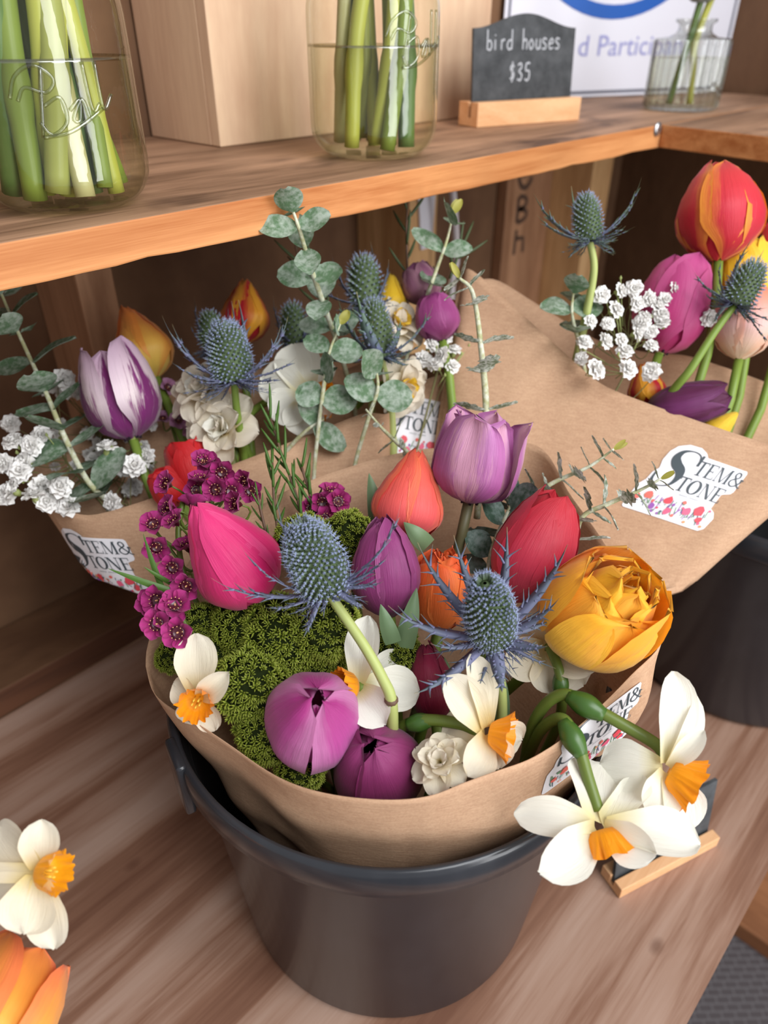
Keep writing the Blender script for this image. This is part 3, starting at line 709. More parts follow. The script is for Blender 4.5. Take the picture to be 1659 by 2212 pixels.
def sticker(key, refs, seed):
    """refs: three (a, b) label coordinates with the pixel where each shows on the paper"""
    t, sheet, bvh = WRAPS[key]; P = []
    for (a, b), (x, y) in refs:
        h = bvh.ray_cast(CAM, ray(x, y).normalized())[0]
        if h is None: h = min((bvh.find_nearest(W(x, y, .35+.005*k)) for k in range(60)), key=lambda q: q[3])[0]
        P.append((a, b, h))
    (a0, b0, p0), (a1, b1, p1), (a2, b2, p2) = P
    det = (a1-a0)*(b2-b0) - (a2-a0)*(b1-b0)
    Xv = ((p1-p0)*(b2-b0) - (p2-p0)*(b1-b0))/det; Yv = ((p2-p0)*(a1-a0) - (p1-p0)*(a2-a0))/det
    nn = Xv.cross(Yv).normalized()
    if nn.dot(CAM-p0) < 0: nn = -nn
    def to3(d):
        def f(a, b):
            q = p0 + Xv*(a-a0) + Yv*(b-b0)
            h = bvh.ray_cast(q + nn*.02, -nn, .06)
            if h[0] is None: h = bvh.find_nearest(q)
            return h[0] + nn*(d+.0003)
        return f
    m = MB(); f = to3(.0004)
    m.grid([[f(l + (r-l)*i/24, y) for i in range(25)] for y, l, r in poly_rows(OUTL)])
    so = obj('shop_sticker', m, M['sticker'], sheet)
    so['label'] = 'white shop sticker'
    f = to3(.0008); m = MB()
    S = [(.47,.86), (.43,.97), (.33,1.0), (.23,.96), (.20,.86), (.25,.77), (.33,.70), (.36,.60), (.32,.47), (.20,.42), (.12,.47), (.10,.56)]
    sp = smooth_path([(a, b, 0) for a, b in S], 5); nS = len(sp)
    stroke(m, [(p.x, p.y) for p in sp], [.014 + .105*max(0, sin(pi*min(1, max(0, (i/nS-.18)/.58))))**1.5 for i in range(nS)], f)
    for q in (bar(.455,.82,.485,.98), bar(.085,.44,.11,.60)):
        b = len(m.v); m.v += [f(a, c) for a, c in q]; m.face(tuple(range(b, b+4)))
    text_line(m, 'TEM&', .47, .70, .21, f, 0, .80); text_line(m, 'TONE', .40, .43, .21, f, 0, .80)
    o = obj('shop_name', m, M['ink'], so)
    m = MB(); rs = random.Random(seed); x = .50
    for k in range(8):          # small caption under the name, too fine to read in the photograph
        stroke(m, [(x, .375), (x+.008, .395), (x+.014, .375), (x+.02, .392)], .006, f); x += .027 + (.02 if k == 3 else 0)
    obj('small_caption', m, M['ink_light'], so)
    m = MB(); f2 = to3(.0009); mats = ['p_red', 'p_pink', 'p_coral', 'p_violet', 'p_green', 'p_teal', 'p_orange']
    def blob(x, y, r, mi):
        ring = [(x + r*cos(2*pi*k/9)*rs.uniform(.65, 1.15)*.85, y + r*sin(2*pi*k/9)*rs.uniform(.65, 1.15)) for k in range(9)]
        b = len(m.v); m.v += [f2(x, y)] + [f2(max(.03, min(.99, a)), max(.03, c)) for a, c in ring]
        for k in range(9): m.face((b, b+1+k, b+1+(k+1) % 9), mi)
    for k in range(46): 
        xx = rs.uniform(.05, .97); stroke(m, [(xx, rs.uniform(.05, .2)), (min(.98, max(.03, xx+rs.uniform(-.04, .04))), rs.uniform(.12, .30))], .009, f, rs.choice([4, 5, 4, 5, 3]))
    for k in range(30): blob(rs.uniform(.05, .95), rs.uniform(.05, .30), rs.uniform(.012, .026), rs.randrange(7))
    f2 = to3(.0011)
    for x, y, r, mi in ((.20,.26,.062,2), (.09,.20,.045,2), (.31,.13,.05,3), (.44,.27,.06,0), (.50,.12,.055,1), (.70,.20,.058,1), (.83,.25,.075,0), (.88,.14,.05,0), (.62,.3,.03,2)): blob(x, y, r, mi)
    obj('flower_print', m, [M[k] for k in mats], so)
sticker('right', [((.02,.03), (1347,1090)), ((.97,.03), (1512,1144)), ((.98,.93), (1607,1022))], 1)
sticker('left', [((1,.03), (325,1286)), ((.98,.93), (264,1168)), ((.50,.85), (185,1174))], 2)
sticker('middle', [((.98,.93), (968,876)), ((.88,.54), (945,925)), ((.42,.54), (876,912))], 3)
sticker('main', [((.02,.03), (1172,1711)), ((.95,.85), (1370,1492)), ((.33,.98), (1268,1556))], 4)
# ------------------------------------------------------------------ flower builders
BASIN = V((.235, .215, .10))                      # where the stems gather in the bucket
def frame(ax):
    ax = ax.normalized(); x = ax.orthogonal().normalized()
    # keep the frame stable: first axis as horizontal as possible
    h = V((0,0,1)).cross(ax)
    if h.length > .05: x = h.normalized()
    return x, ax.cross(x).normalized(), ax
def lerp1(tab, v):
    for (a, x), (b, y) in zip(tab, tab[1:]):
        if v <= b:
            k = (v-a)/(b-a); k = k*k*(3-2*k)*.5 + k*.5
            return x + (y-x)*k
    return tab[-1][1]
PROF = {'closed': [(0, .10), (.06, .42), (.16, .74), (.32, .97), (.46, 1.0), (.62, .90), (.78, .70), (.90, .46), (1, .16)],
        'bud':    [(0, .10), (.06, .46), (.16, .80), (.30, 1.0), (.42, .98), (.60, .78), (.78, .52), (.90, .33), (1, .10)],
        'cup':    [(0, .10), (.06, .46), (.16, .80), (.32, 1.0), (.5, 1.02), (.70, .93), (.85, .80), (.95, .70), (1, .62)],
        'open':   [(0, .10), (.06, .46), (.16, .82), (.32, 1.0), (.5, 1.04), (.72, 1.06), (.88, 1.10), (1, 1.16)],
        'round':  [(0, .10), (.06, .50), (.16, .84), (.32, 1.0), (.5, 1.0), (.68, .88), (.84, .64), (.94, .40), (1, .14)],
        'parted': [(0, .10), (.06, .42), (.16, .74), (.32, .97), (.46, 1.0), (.62, .92), (.78, .76), (.90, .58), (1, .42)],
        'ragged': [(0, .10), (.06, .50), (.16, .85), (.32, 1.0), (.55, 1.0), (.75, .93), (.90, .88), (1, .96)],
        'bowl':   [(0, .10), (.06, .52), (.16, .84), (.32, 1.02), (.5, 1.06), (.68, 1.02), (.84, .93), (.94, .84), (1, .74)]}
def petal_rows(O, fr, L, R, phi, prof, amax=1.15, k=1.0, tip=.5, seed=0, ruff=.0, lean=0, nv=16, nu=13, v1=1.0, curl=0, keel=.035, lift=.09):
    x, y, z = fr; rs = random.Random(seed); ph = rs.uniform(0, 6); ph2 = rs.uniform(0, 6); rows = []
    for j in range(nv):
        v = j/(nv-1); r = []
        wide = min(1, (v/.30))**.55 * (max(0, 1 - max(0, (v-.45)/.55)**2.2))**tip
        if v == 1: wide = .02
        rad = R*k*lerp1(PROF[prof], v)
        for i in range(nu):
            u = 2*i/(nu-1) - 1
            a = phi + u*amax*wide*min(1.6, .55 + .45*R*k/max(rad, R*.3))
            q = rad*(1 + lift*u*u*(.4+.6*v) - keel*(1-abs(u))**3 + lean*v*v) + ruff*R*v*(sin(u*7 + ph + v*3)*.5 + sin(u*13 + ph2)*.35*abs(u))
            q += curl*R*abs(u)**3*v
            zz = L*v1*v + ruff*L*.25*v*sin(u*5 + ph2) - .03*L*u*u*v*(1-v)
            r.append(O + x*(q*cos(a)) + y*(q*sin(a)) + z*zz)
        rows.append(r)
    return rows
def bez(a, b, c, n=10): return [a*(1-t)**2 + b*(2*t*(1-t)) + c*t*t for t in [i/n for i in range(n+1)]]
def stem_path(B, ax, goal, n=10):
    return bez(B, B - ax.normalized()*((goal-B).length*.45), goal, n)
def pick_goal(B, seed, zone=BASIN):
    rs = random.Random(seed); g = zone + V((rs.uniform(-.035, .035), rs.uniform(-.035, .035), rs.uniform(-.03, .02)))
    return g
def tulip(label, base, tip, wpx, mats, prof='closed', twist=0, seed=0, group=None, double=0, ruff=.03, stem='stem', goal=None, amax=1.15, tipk=.5, leanlist=None, leaf=None, lenk=1.0, name='tulip', stem_rad=.0036, curl=0, ink=(.93, 1.0)):
    """base/tip: (px, py, depth) of the bloom's foot and mouth, wpx: width in the photograph"""
    B, T = W(*base), W(*tip); ax = T - B; L = ax.length*lenk; R = wpx/2*(base[2]+tip[2])/2/FPX
    fr = frame(ax); rs = random.Random(seed)
    g = goal or pick_goal(B, seed)
    t = thing(name, label, 'flower', tuple(g), group)
    if not isinstance(mats, (list, tuple)): mats = [mats]
    for r_, (off, k) in enumerate(((0, ink[0]), (pi/3, 1.0))):
        for i in range(3):
            j = r_*3 + i; ln = (leanlist[j] if leanlist else 0) + rs.uniform(-.03, .03)
            rows = petal_rows(B, fr, L*(rs.uniform(.95, 1.03))*(ink[1] if r_ == 0 else 1)*(rs.uniform(.78, .98) if double else 1), R, twist + off + i*2*pi/3 + rs.uniform(-.06, .06), prof, amax, k*(.93 if double else 1), tipk, seed*31+j, ruff, ln, curl=curl)
            m = MB(); m.grid(rows); obj('petal', m, mats[j % len(mats)], t)
    if double:
        for ring, (n, k, lk, pr) in enumerate(((6, .84, .90, 'cup'), (5, .66, .95, 'cup'), (5, .48, .95, 'cup'), (4, .32, .92, 'cup'), (3, .16, .9, 'cup'))):
            for i in range(n):
                rows = petal_rows(B, fr, L*lk*rs.uniform(.90, 1.08), R, twist + ring*.7 + i*2*pi/n + rs.uniform(-.25, .25), pr, .95, k*rs.uniform(.92, 1.08), .20, seed*77 + ring*9+i, .075, rs.uniform(-.20, .08), 14, 13, lift=.02)
                m = MB(); m.grid(rows); obj('petal', m, mats[-1 if ring > 1 else (i+ring) % len(mats)], t)
    elif prof in ('open', 'cup', 'ragged'):
        m = MB(); z = fr[2]; m.tube([B, B + z*L*.42, B + z*L*.5], [R*.13, R*.15, R*.2], 10); obj('pistil', m, M['stem_pale'], t)
        for i in range(6):
            a = i*pi/3; d = fr[0]*cos(a) + fr[1]*sin(a); q = MB()
            q.tube([B + d*R*.2, B + d*R*.42 + z*L*.35], R*.035, 6); q.tube([B + d*R*.42 + z*L*.34, B + d*R*.5 + z*L*.55], [R*.07, R*.05], 6); obj('stamen', q, M['dark_anther'], t)
    m = MB(); sp = stem_path(B + fr[2]*R*.04, ax, g); m.tube(sp, stem_rad, 10); obj('stem', m, M[stem], t)
    for lf in (leaf or []):
        blade(t, lf[0], lf[1], lf[2], M['leaf'])
    return t
M['dark_anther'] = plain('dark_anther', lin(40, 26, 40), .7)
def blade(t, A, B, wd, mat, name='leaf', fold=.35):
    """narrow folded leaf blade from pixel point A to tip B"""
    a, b = W(*A), W(*B); d = (b-a); s = d.cross(FW).normalized()*wd; n = -FW.normalized(); rows = []
    for j in range(13):
        v = j/12; w = (sin(pi*min(1, v*.62+.38)))**.8 if v < 1 else .02
        c = a + d*v + n*(wd*.8*sin(pi*v)); rows.append([c + s*(u*w) - n*(abs(u)*wd*fold*w) for u in (-1, -.5, 0, .5, 1)])
    m = MB(); m.grid(rows); return obj(name, m, mat, t)

def flat_petal(P0, P1, hw, n, cup=.3, bend=.12, seed=0, shape='ovate', ruff=.06, twist=0, nv=14, nu=9):
    """one spreading petal from P0 to P1; hw half width, n the face normal"""
    d = P1 - P0; L = d.length; s = d.cross(n).normalized(); nn = s.cross(d).normalized(); rs = random.Random(seed); ph = rs.uniform(0, 6); rows = []
    for j in range(nv):
        v = j/(nv-1)
        if shape == 'ovate': w = max(.10, (.40+.60*min(1, v/.5)**.9) if v < .5 else max(0, 1-((v-.5)/.5)**2.6)**.55)
        elif shape == 'round': w = (max(0, 1-(2*v*.98-1.02)**2 if v > .5 else .32+.68*(v/.5)**.8))**.5 if v < .995 else .12
        else: w = max(.02, (.35+.65*min(1, v/.4))*(1-max(0, (v-.6)/.4)**2)**.5)
        tw = twist*v; s2 = s*cos(tw) + nn*sin(tw); n2 = nn*cos(tw) - s*sin(tw); r = []
        for i in range(nu):
            u = 2*i/(nu-1)-1
            r.append(P0 + d*v + s2*(u*w*hw) + n2*(cup*hw*u*u*w - cup*.3*hw*w + bend*L*sin(pi*v)*.9 + ruff*hw*v*sin(u*5+ph+v*4)) + n2*(-.04*hw*(1-abs(u))**4*w))
        rows.append(r)
    return rows
def corona(t, C0, ax, r0, r1, dp, mat, seed=0, frill=.17, name='corona'):
    x, y, z = frame(ax); rs = random.Random(seed); ph = rs.uniform(0, 6); N_ = 72; rows = []
    for k, (rr_, zz) in enumerate(((.01, .0), (.75, .02), (.9, .25), (.93, .55), (1.0, .82), (1.1, 1.0))):
        rad = r0 + (r1-r0)*max(0, (zz-.1)/.9)**1.3 if k > 1 else r0*rr_
        r = []
        for i in range(N_):
            a = 2*pi*i/N_; f = 1 + frill*zz*zz*(sin(a*11+ph)*.6 + sin(a*17+ph*2)*.4) + .035*sin(a*24)*min(1, zz*2)
            r.append(C0 + (x*cos(a)+y*sin(a))*(rad*f) + z*(dp*zz*(1 + .06*zz*sin(a*7+ph))))
        rows.append(r)
    m = MB(); m.grid(rows, 0, True); o = obj(name, m, mat, t)
    for i in range(5):
        a = 2*pi*i/5+ph; q = MB(); b = C0 + (x*cos(a)+y*sin(a))*r0*.3; q.tube([b, b + z*dp*.55, b + z*dp*.7], [r0*.06, r0*.08, r0*.05], 6); obj('stamen', q, M['stamen'], o)
    return o
M['stamen'] = plain('stamen_yellow', lin(226, 190, 70), .6)
def daffodil(label, C0, face, petals, cor, mats, seed=0, stem_pts=None, ovary=None, stem='stem', n0=None, double=0, group=None, name='daffodil', shape='ovate', goal=None, srad=.0030):
    """C0 bloom centre, face direction, petals: (tip point, half width, cup, bend)"""
    C_ = W(*C0) if isinstance(C0, tuple) else C0; f = face.normalized(); rs = random.Random(seed)
    pts = [W(*p) if isinstance(p, tuple) else p for p in stem_pts] if stem_pts else stem_path(C_, f, goal or pick_goal(C_, seed))
    t = thing(name, label, 'flower', tuple(pts[-1]), group)
    for i, p in enumerate(petals):
        T = W(*p[0]) if isinstance(p[0], tuple) else p[0]
        n = f.copy() if len(p) < 5 else p[4]
        rows = flat_petal(C_ + (T-C_)*.06, T, p[1], n, p[2], p[3], seed*17+i, shape, .07, rs.uniform(-.15, .15) if len(p) < 6 else p[5])
        m = MB(); m.grid(rows); obj('petal', m, mats[0], t)
    if cor: corona(t, C_ + f*.0016, f, cor[0], cor[1], cor[2], mats[1], seed)
    if double:
        for k, (n_, lf, ln, hw_) in enumerate(((6, .05, 1.0, .42), (6, .55, .78, .40), (5, 1.0, .58, .38))):
            for T, h_, cu, be, nn in ring_petals(C_, f, double_len[0]*ln, double_len[0]*ln*hw_, n_, k*.5, lf, .35, .12, seed+k):
                m = MB(); m.grid(flat_petal(C_ + (T-C_)*.08, T, h_, nn, cu, be, seed*23+k, 'round', .12, rs.uniform(-.25, .25))); obj('petal', m, mats[0] if k < 2 else mats[-1], t)
    for i in range(double//3):
        th_ = rs.uniform(.15, 1.25); a = i*2.4; x, y, z = frame(f); dr = (x*cos(a)+y*sin(a))*sin(th_) + z*cos(th_)
        L = double_len[0]*rs.uniform(.35, .6); T = C_ + dr*L; n = (z*sin(th_) - (x*cos(a)+y*sin(a))*cos(th_))
        m = MB(); m.grid(flat_petal(C_, T, L*rs.uniform(.30, .45), n if n.length > .1 else f, .5, .2, seed*19+i, 'round', .15, rs.uniform(-.4, .4))); obj('petal', m, mats[0] if rs.random() < .8 else mats[-1], t)
    P = smooth_path(pts, 6); m = MB(); m.tube(P, srad, 10); st = obj('stem', m, M[stem], t)
    if ovary:
        a, b = W(*ovary[0]), W(*ovary[1]); m = MB(); m.tube([a.lerp(b, k/8) for k in range(9)], [srad*(1.05+ovary[2]*sin(pi*k/8)**1.2) for k in range(9)], 12); obj('ovary', m, M['ovary'], t)
    return t
double_len = [.022]
def ring_petals(C0, face, L, hw, n=6, a0=0, lift=.12, cup=.3, bend=.1, seed=0, jit=.12):
    x, y, z = frame(face); rs = random.Random(seed); out = []
    for i in range(n):
        a = a0 + 2*pi*i/n + rs.uniform(-.12, .12); li = lift + rs.uniform(-jit, jit)
        d = (x*cos(a)+y*sin(a))*cos(li) + z*sin(li); out.append((C0 + d*L*rs.uniform(.92, 1.06), hw*rs.uniform(.9, 1.08), cup+rs.uniform(-.2, .25), bend+rs.uniform(-.08, .08), z*cos(li) - (x*cos(a)+y*sin(a))*sin(li)))
    return out

def floret_mat():
    t = NT('thistle_floret'); uv = t.coord('UV'); s = t.n('ShaderNodeSeparateXYZ'); t.l(uv, s.inputs[0])
    return t.out(t.ramp(s.outputs[1], [(.0, lin(84, 104, 66)), (.45, lin(110, 124, 112)), (.8, lin(132, 142, 166)), (1, lin(170, 176, 196))]), .6, .3)
M['floret'] = floret_mat(); M['floret_star'] = plain('thistle_star', lin(140, 150, 186), .6)
M['thistle_core'] = plain('thistle_core', lin(74, 92, 56), .7)
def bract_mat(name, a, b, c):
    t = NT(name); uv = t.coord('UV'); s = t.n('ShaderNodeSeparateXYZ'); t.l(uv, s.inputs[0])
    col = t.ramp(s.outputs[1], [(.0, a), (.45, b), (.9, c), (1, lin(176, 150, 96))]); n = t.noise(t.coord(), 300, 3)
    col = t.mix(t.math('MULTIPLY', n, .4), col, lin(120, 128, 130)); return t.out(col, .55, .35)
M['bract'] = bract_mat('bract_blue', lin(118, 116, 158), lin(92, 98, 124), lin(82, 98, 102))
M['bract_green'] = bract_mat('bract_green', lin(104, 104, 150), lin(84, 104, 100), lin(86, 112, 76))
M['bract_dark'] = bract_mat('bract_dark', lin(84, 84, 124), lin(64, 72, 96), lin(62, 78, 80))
def ribbon3(m, P, wid, nrm, th=.20):
    """diamond section strip along P"""
    rows = []; n = len(P)
    for i, p in enumerate(P):
        d = (P[min(n-1, i+1)] - P[max(0, i-1)]).normalized(); s = d.cross(nrm)
        s = s.normalized() if s.length > 1e-5 else d.orthogonal().normalized(); k = s.cross(d).normalized()
        w = wid[i]; rows.append([p + s*w, p + k*w*th, p - s*w, p - k*w*th*.6])
    m.grid(rows, 0, True)
def eryngium(label, base, tip, wpx, bracts, stem_pts, seed=0, n=420, mat='bract', ruff=30, stem='stem_pale', spike=1.0, goal=None, bw=1.0, group=None, small=6, node=None):
    """sea holly: cone of spiky florets over a ruff of spiny bracts; bracts: tips as (px, py, depth)"""
    B, T = W(*base), W(*tip); ax = T-B; L = ax.length; R = wpx/2*base[2]/FPX*.72; fr = frame(ax); x, y, z = fr; rs = random.Random(seed)
    pts = [W(*p) if isinstance(p, tuple) else p for p in stem_pts] if stem_pts else stem_path(B, ax, goal or pick_goal(B, seed))
    if stem_pts: pts = [B] + pts
    t = thing('sea_holly', label, 'flower', tuple(pts[-1]), group)
    def surf(v, a):
        r = R*(max(0, 1-(abs(v-.36)/.66)**2.3))**.5 if v > .36 else R*(max(0, 1-((.36-v)/.52)**2.2))**.5
        return B + (x*cos(a)+y*sin(a))*r + z*L*v, (x*cos(a)+y*sin(a))*(1.0 if v < .8 else .6) + z*((v-.36)*2.0)
    m = MB(); m.grid([[surf(v, 2*pi*k/24)[0] for k in range(24)] for v in [i/16*1.018 for i in range(17)]], 0, True); hd = obj('flower_head', m, M['thistle_core'], t)
    m = MB(); q = MB()
    for i in range(n):
        v = .02 + .985*(i+.5)/n; v = 1-(1-v)**1.12 if v < 1 else .998; a = i*2.39996; p, d = surf(v, a); d = d.normalized() + V((rs.uniform(-.15, .15), rs.uniform(-.15, .15), rs.uniform(-.15, .15)))
        d.normalize(); l = R*.46*spike*rs.uniform(.75, 1.2)*(1+.5*max(0, v-.6)); w = R*.085; e = d.orthogonal().normalized(); g = d.cross(e)
        b = len(m.v); m.v += [p + e*w, p - e*w*.5 + g*w*.87, p - e*w*.5 - g*w*.87, p + d*l]
        for k in range(3): m.face((b+k, b+(k+1) % 3, b+3), 0, [(0, 0), (0, 0), (0, 1)])
        s0 = p + d*l*.62; b = len(q.v); sr = R*.092; q.v += [s0 + d*sr*.5] + [s0 + (e*cos(k*pi/5*1)+g*sin(k*pi/5))*sr*(1 if k % 2 == 0 else .4) for k in range(10)]
        for k in range(10): q.face((b, b+1+k, b+1+(k+1) % 10))
    obj('spikes', m, M['floret'], hd, False); obj('florets', q, M['floret_star'], hd, False)
    def bract(P0, P1, wd, bow, sd, name='bract', spines=5):
        r2 = random.Random(sd); ctl = (P0+P1)/2 + bow; P = bez(P0, ctl, P1, 16); mm = MB(); out = (P1-P0).normalized()
        nr = (z*.9 - out*.3).normalized()
        wid = [wd*max(.04, (.55+.45*sin(pi*min(1, .2+i/16)))*(1-(i/16)**2.6)) for i in range(17)]
        ribbon3(mm, P, wid, nr)
        for i in range(spines*2):
            k = 3 + int((i//2)*(11/spines)) + r2.randint(0, 1); sd_ = 1 if i % 2 else -1; k = min(15, k)
            d = (P[k+1]-P[k-1]).normalized(); s = d.cross(nr).normalized()*sd_; ln = (P1-P0).length*r2.uniform(.10, .2)
            tipp = P[k] + (s*.8 + d*.75 + nr*r2.uniform(-.3, .3)).normalized()*ln
            mm.tube([P[k] + s*wid[k]*.5, P[k].lerp(tipp, .4) , tipp], [wd*.28, wd*.16, wd*.02], 4, 0, False)
        obj(name, mm, M[mat], t)
    for i, bt in enumerate(bracts):
        P1 = W(*bt[:3]); o = (P1-B); rad = o - z*o.dot(z); P0 = B + z*L*.04 + (rad.normalized() if rad.length > 1e-5 else x)*R*.5
        if o.length > .05: bow = (rad.normalized()*.16 - z*.13)*o.length
        else: bow = (rad.normalized()*.14 - z*.12)*o.length
        bract(P0, P1, bw*.0022*(bt[3] if len(bt) > 3 else 1), bow, seed*50+i)
    mean = (sum(((W(*b[:3])-B).length for b in bracts), 0)/max(1, len(bracts))) if bracts else R*3
    for i in range(small):
        a = i*2*pi/max(1, small) + rs.uniform(-.3, .3); d = (x*cos(a)+y*sin(a)) + z*rs.uniform(-.25, .25); P0 = B + (x*cos(a)+y*sin(a))*R*.5
        bract(P0, P0 + d*mean*rs.uniform(.45, .7), bw*.0012, -z*mean*.08, seed*90+i, 'bract', 4)
    mm = MB()
    for i in range(ruff):
        a = rs.uniform(0, 2*pi); d = (x*cos(a)+y*sin(a)) + z*rs.uniform(-.8, .15); l = mean*rs.uniform(.2, .5); P0 = B + (x*cos(a)+y*sin(a))*R*.4 - z*R*.05
        e = P0 + d.normalized()*l; mm.tube([P0, P0.lerp(e, .5) - z*l*.05, e], [.0006, .0004, .00008], 4, 0, False)
        for k in (.4, .6, .75):
            c = P0.lerp(e, k); mm.tube([c, c + (d.normalized() + V((rs.uniform(-1, 1), rs.uniform(-1, 1), rs.uniform(-1, 1)))*.7).normalized()*l*.28], [.00035, .00005], 4, 0, False)
    if ruff: obj('ruff', mm, M[mat], t)
    P = smooth_path(pts, 8); m = MB(); m.tube(P, [.0026 + .0010*(i/len(P)) for i in range(len(P))], 10); so = obj('stem', m, M[stem], t)
    if node:
        c = W(*node); m = MB(); m.tube([c + V((0,0,.0016)), c, c - V((0,0,.0016))], [.0034, .0040, .0034], 10); o = obj('stem_node', m, M['stem_brown'], so)
    return t

def leaf_disc(P0, d, n, L, wd, seed=0, jag=0, cup=.15):
    d = d.normalized(); s = d.cross(n).normalized(); n = s.cross(d).normalized(); rs = random.Random(seed); ph = rs.uniform(0, 6); rows = []
    for j in range(9):
        v = j/8; w = (max(0, sin(pi*(.04+.93*v))))**.6*wd; w = max(w, wd*.05); r = []
        for i in range(7):
            u = i/3-1; k = w*(1 + jag*sin(v*19+ph+u*2)*.35*(abs(u) > .6))
            r.append(P0 + d*(L*v) + s*(u*k) + n*(cup*wd*(u*u) - .12*L*v*v + .06*wd*sin(v*6+ph)))
        rows.append(r)
    return rows
def eucalyptus(label, path, leaves, leafmat='euc', size=(.012, .011), seed=0, jag=0, nodes=None, face=None, goal=None, group=None, srad=.0016, tipbud=True, droop=0, flat=1.0, taper=.5, skip=0):
    """path: stem points (px, py, depth) from tip to base"""
    P = smooth_path([W(*p) for p in path], 8); rs = random.Random(seed); 
    if goal is not None: P = P + stem_path(P[-1], P[-2]-P[-1], goal, 8)[1:]
    t = thing('eucalyptus_sprig', label, 'foliage', tuple(P[-1]), group)
    m = MB(); nP = len(P); m.tube(P, [srad*(.45+.55*min(1, i/(nP*.5))) for i in range(nP)], 8); obj('stem', m, M['euc_stem'], t)
    vis = (len(path)-1)*8; kk = 0
    for i in range(leaves):
        f = (i+.4)/leaves; k = min(vis-1, int(f*vis)); p = P[k]; tg = (P[k]-P[min(nP-1, k+1)]).normalized()
        a0 = i*1.57 + rs.uniform(-.3, .3); e = tg.orthogonal().normalized(); g = tg.cross(e)
        sc = taper + (1-taper)*min(1, f*2.2)
        for sgn in (1, -1):
            if skip and rs.random() < skip: continue
            d = (e*cos(a0)+g*sin(a0))*sgn*rs.uniform(.8, 1) + tg*rs.uniform(.15, .5) - V((0,0,droop))
            n = (tg*1.0 - (e*cos(a0)+g*sin(a0))*sgn*.4 + V((rs.uniform(-.3, .3),)*3))
            if face is not None: n = n*(1-face) - FW.normalized()*face*1.4
            L = size[0]*sc*rs.uniform(.8, 1.15)*2; wd = size[1]*sc*rs.uniform(.8, 1.1)
            m = MB(); m.grid(leaf_disc(p + d.normalized()*srad*.6, d, n, L, wd*flat, seed*40+kk, jag)); kk += 1
            obj('leaf', m, M[leafmat], t)
    if tipbud:
        for q in range(2):
            d = (P[0]-P[1]).normalized() + V((rs.uniform(-.4, .4), rs.uniform(-.4, .4), rs.uniform(-.2, .4))); m = MB(); m.grid(leaf_disc(P[0], d, -FW, size[0]*1.0, size[1]*.30, q)); obj('leaf', m, M['euc_tip'], t)
    return t

# shared small blossoms, copied as parts
def wax_blossom(r=1.0):
    m = MB(); rs = random.Random(3)
    for i in range(5):
        a = 2*pi*i/5; d = V((cos(a), sin(a), .35)); n = V((-cos(a)*.35, -sin(a)*.35, 1))
        m.grid(flat_petal(V((cos(a), sin(a), .0))*.30*r, d*r*1.05, .52*r, n, .75, .14, i, 'round', .10, 0, 9, 7), 0)
    m.lathe([(.02*r, .02*r), (.30*r, .06*r), (.42*r, .16*r), (.34*r, .02*r), (.20*r, -.30*r), (.05*r, -.5*r)], 14, None, 1)
    m.lathe([(.001, .30*r), (.05*r, .26*r), (.06*r, .05*r)], 8, None, 2)
    for i in range(10):
        a = 2*pi*i/10; c = V((cos(a)*.36, sin(a)*.36, .10))*r; e = V((cos(a)*.40, sin(a)*.40, .34))*r
        m.tube([c, e], .02*r, 4, 1, False); m.tube([e, e + V((0, 0, .055*r))], .036*r, 5, 2)
    return m
def gyp_blossom(r=1.0):
    m = MB(); rs = random.Random(5)
    for ring, (n, th_, l) in enumerate(((9, 1.5, 1.0), (8, 1.05, .95), (7, .62, .9), (4, .25, .85))):
        for i in range(n):
            a = 2*pi*i/n + ring*.5 + rs.uniform(-.15, .15); d = V((cos(a)*sin(th_), sin(a)*sin(th_), cos(th_))); nn = V((-cos(a)*cos(th_), -sin(a)*cos(th_), sin(th_)))
            m.grid(flat_petal(V((0,0,0)), d*r*l*rs.uniform(.9, 1.1), r*.40, nn, .3, .12, ring*9+i, 'round', .25, rs.uniform(-.3, .3), 6, 5), 0)
    m.lathe([(.02*r, -.75*r), (.22*r, -.62*r), (.34*r, -.25*r), (.22*r, .05*r)], 10, None, 1)
    return m
M['wax'] = petal_mat('waxflower_plum', lin(112, 10, 64), lin(160, 28, 104), lin(184, 52, 132), stri=.06, trans=.15)
M['wax_pale'] = petal_mat('waxflower_lilac', lin(150, 90, 130), lin(190, 130, 172), lin(206, 156, 190), stri=.06, trans=.15)
M['wax_cup'] = plain('waxflower_cup', lin(74, 10, 34), .3, .6); M['wax_tip'] = plain('waxflower_anther', lin(222, 170, 120), .6)
M['gyp'] = plain('gypsophila_white', lin(252, 250, 246), .6, .3, 0, .12); M['gyp_cup'] = plain('gypsophila_calyx', lin(150, 160, 96), .6)
M['gyp_stem'] = plain('gypsophila_stem', lin(120, 116, 70), .6)
def mesh_of(name, mb, mats):
    o = obj(name, mb, mats); del o['_o']; me = o.data; bpy.data.objects.remove(o); return me
WAX = mesh_of('flower', wax_blossom(), [M['wax'], M['wax_cup'], M['wax_tip']]); WAXP = mesh_of('flower', wax_blossom(), [M['wax_pale'], M['wax_cup'], M['wax_tip']])
GYP = mesh_of('flower', gyp_blossom(), [M['gyp'], M['gyp_cup']])
def put(me, name, t, P, d, r, roll=0):
    """a copy of a shared blossom as part of t, facing d"""
    o = bpy.data.objects.new(name, me); COL.objects.link(o); o.parent = t
    x, y, z = frame(d); x2 = x*cos(roll)+y*sin(roll); y2 = z.cross(x2); q = P - V(t['_o'])
    o.matrix_local = Matrix(((x2.x*r, y2.x*r, z.x*r, q.x), (x2.y*r, y2.y*r, z.y*r, q.y), (x2.z*r, y2.z*r, z.z*r, q.z), (0, 0, 0, 1))); return o
